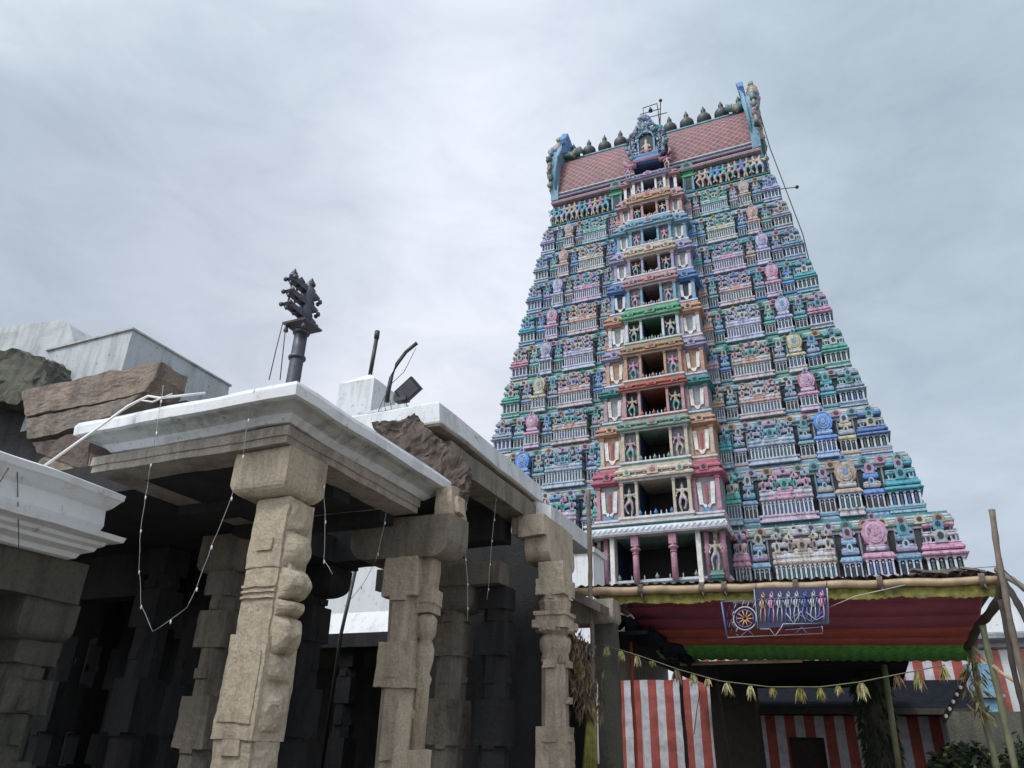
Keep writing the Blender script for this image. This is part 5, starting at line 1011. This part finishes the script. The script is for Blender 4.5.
# brighter part of the cloud deck and a darker, bluer one
def lobe(px, py, lo, hi):
    d = t.nodes.new('ShaderNodeVectorMath'); d.operation = 'DOT_PRODUCT'; v = (at(px, py, 10)-CAM).normalized(); d.inputs[1].default_value = v; nm = t.nodes.new('ShaderNodeVectorMath'); nm.operation = 'NORMALIZE'; link(t, tc.outputs['Generated'], nm.inputs[0]); link(t, nm.outputs[0], d.inputs[0])
    r = t.nodes.new('ShaderNodeMapRange'); r.interpolation_type = 'SMOOTHSTEP'; r.inputs['From Min'].default_value = lo; r.inputs['From Max'].default_value = hi; link(t, d.outputs['Value'], r.inputs['Value']); return r.outputs[0]
def mul(a, k):
    n = t.nodes.new('ShaderNodeMath'); n.operation = 'MULTIPLY'; link(t, a, n.inputs[0]); n.inputs[1].default_value = k; return n.outputs[0]
cl = mixc(t, mul(lobe(470, 330, .86, 1.0), .75), cl, (.72, .74, .81))
cl = mixc(t, mul(lobe(480, 90, .90, 1.0), .45), cl, (.66, .71, .82))
cl = mixc(t, mul(lobe(980, 60, .84, 1.0), .75), cl, (.34, .43, .50))
cl = mixc(t, mul(lobe(20, 30, .88, 1.0), .6), cl, (.38, .47, .53))
# bright unseen sky added round the hidden sun, behind the camera, lighting the fronts
def lobe_dir(v, lo, hi):
    d = t.nodes.new('ShaderNodeVectorMath'); d.operation = 'DOT_PRODUCT'; d.inputs[1].default_value = v; nm = t.nodes.new('ShaderNodeVectorMath'); nm.operation = 'NORMALIZE'; link(t, tc.outputs['Generated'], nm.inputs[0]); link(t, nm.outputs[0], d.inputs[0])
    r = t.nodes.new('ShaderNodeMapRange'); r.interpolation_type = 'SMOOTHSTEP'; r.inputs['From Min'].default_value = lo; r.inputs['From Max'].default_value = hi; link(t, d.outputs['Value'], r.inputs['Value']); return r.outputs[0]
cl = mixc(t, lobe_dir((math.sin(SUN_AZ)*math.cos(SUN_EL), math.cos(SUN_AZ)*math.cos(SUN_EL), math.sin(SUN_EL)), .45, 1.0), cl, (1.6, 1.65, 1.75))
cl = mixc(t, mul(lobe(170, 262, .955, 1.0), .6), cl, (.44, .48, .56))
cl = mixc(t, mul(lobe(980, 640, .9, 1.0), .4), cl, (.44, .52, .60))
n2 = t.nodes.new('ShaderNodeTexNoise'); n2.inputs['Scale'].default_value = 6.5; n2.inputs['Detail'].default_value = 8; n2.inputs['Roughness'].default_value = .6; n2.inputs['Distortion'].default_value = .4; link(t, mp.outputs[0], n2.inputs['Vector'])
cl = mixc(t, 1.0, cl, ramp(t, n2.outputs['Fac'], [(.34, (.90, .905, .92)), (.62, (1.04, 1.035, 1.03))]), 'MULTIPLY')
b2 = t.nodes.new('ShaderNodeBackground'); b2.inputs['Strength'].default_value = 1.0; link(t, cl, b2.inputs[0])
ad = t.nodes.new('ShaderNodeMixShader'); ad.inputs[0].default_value = .93; link(t, b1.outputs[0], ad.inputs[1]); link(t, b2.outputs[0], ad.inputs[2]); link(t, ad.outputs[0], out.inputs[0])
ld = bpy.data.lights.new('sun', 'SUN'); ld.energy = 1.35; ld.angle = R(14); ld.color = (1, .98, .95); lo = bpy.data.objects.new('sun', ld); C.objects.link(lo); lo.location = (0, -20, 60)
# direction to the sun: behind the camera, a little to the left
sd = Vector((math.sin(SUN_AZ)*math.cos(SUN_EL), math.cos(SUN_AZ)*math.cos(SUN_EL), math.sin(SUN_EL)))
lo.rotation_euler = sd.to_track_quat('Z', 'Y').to_euler()
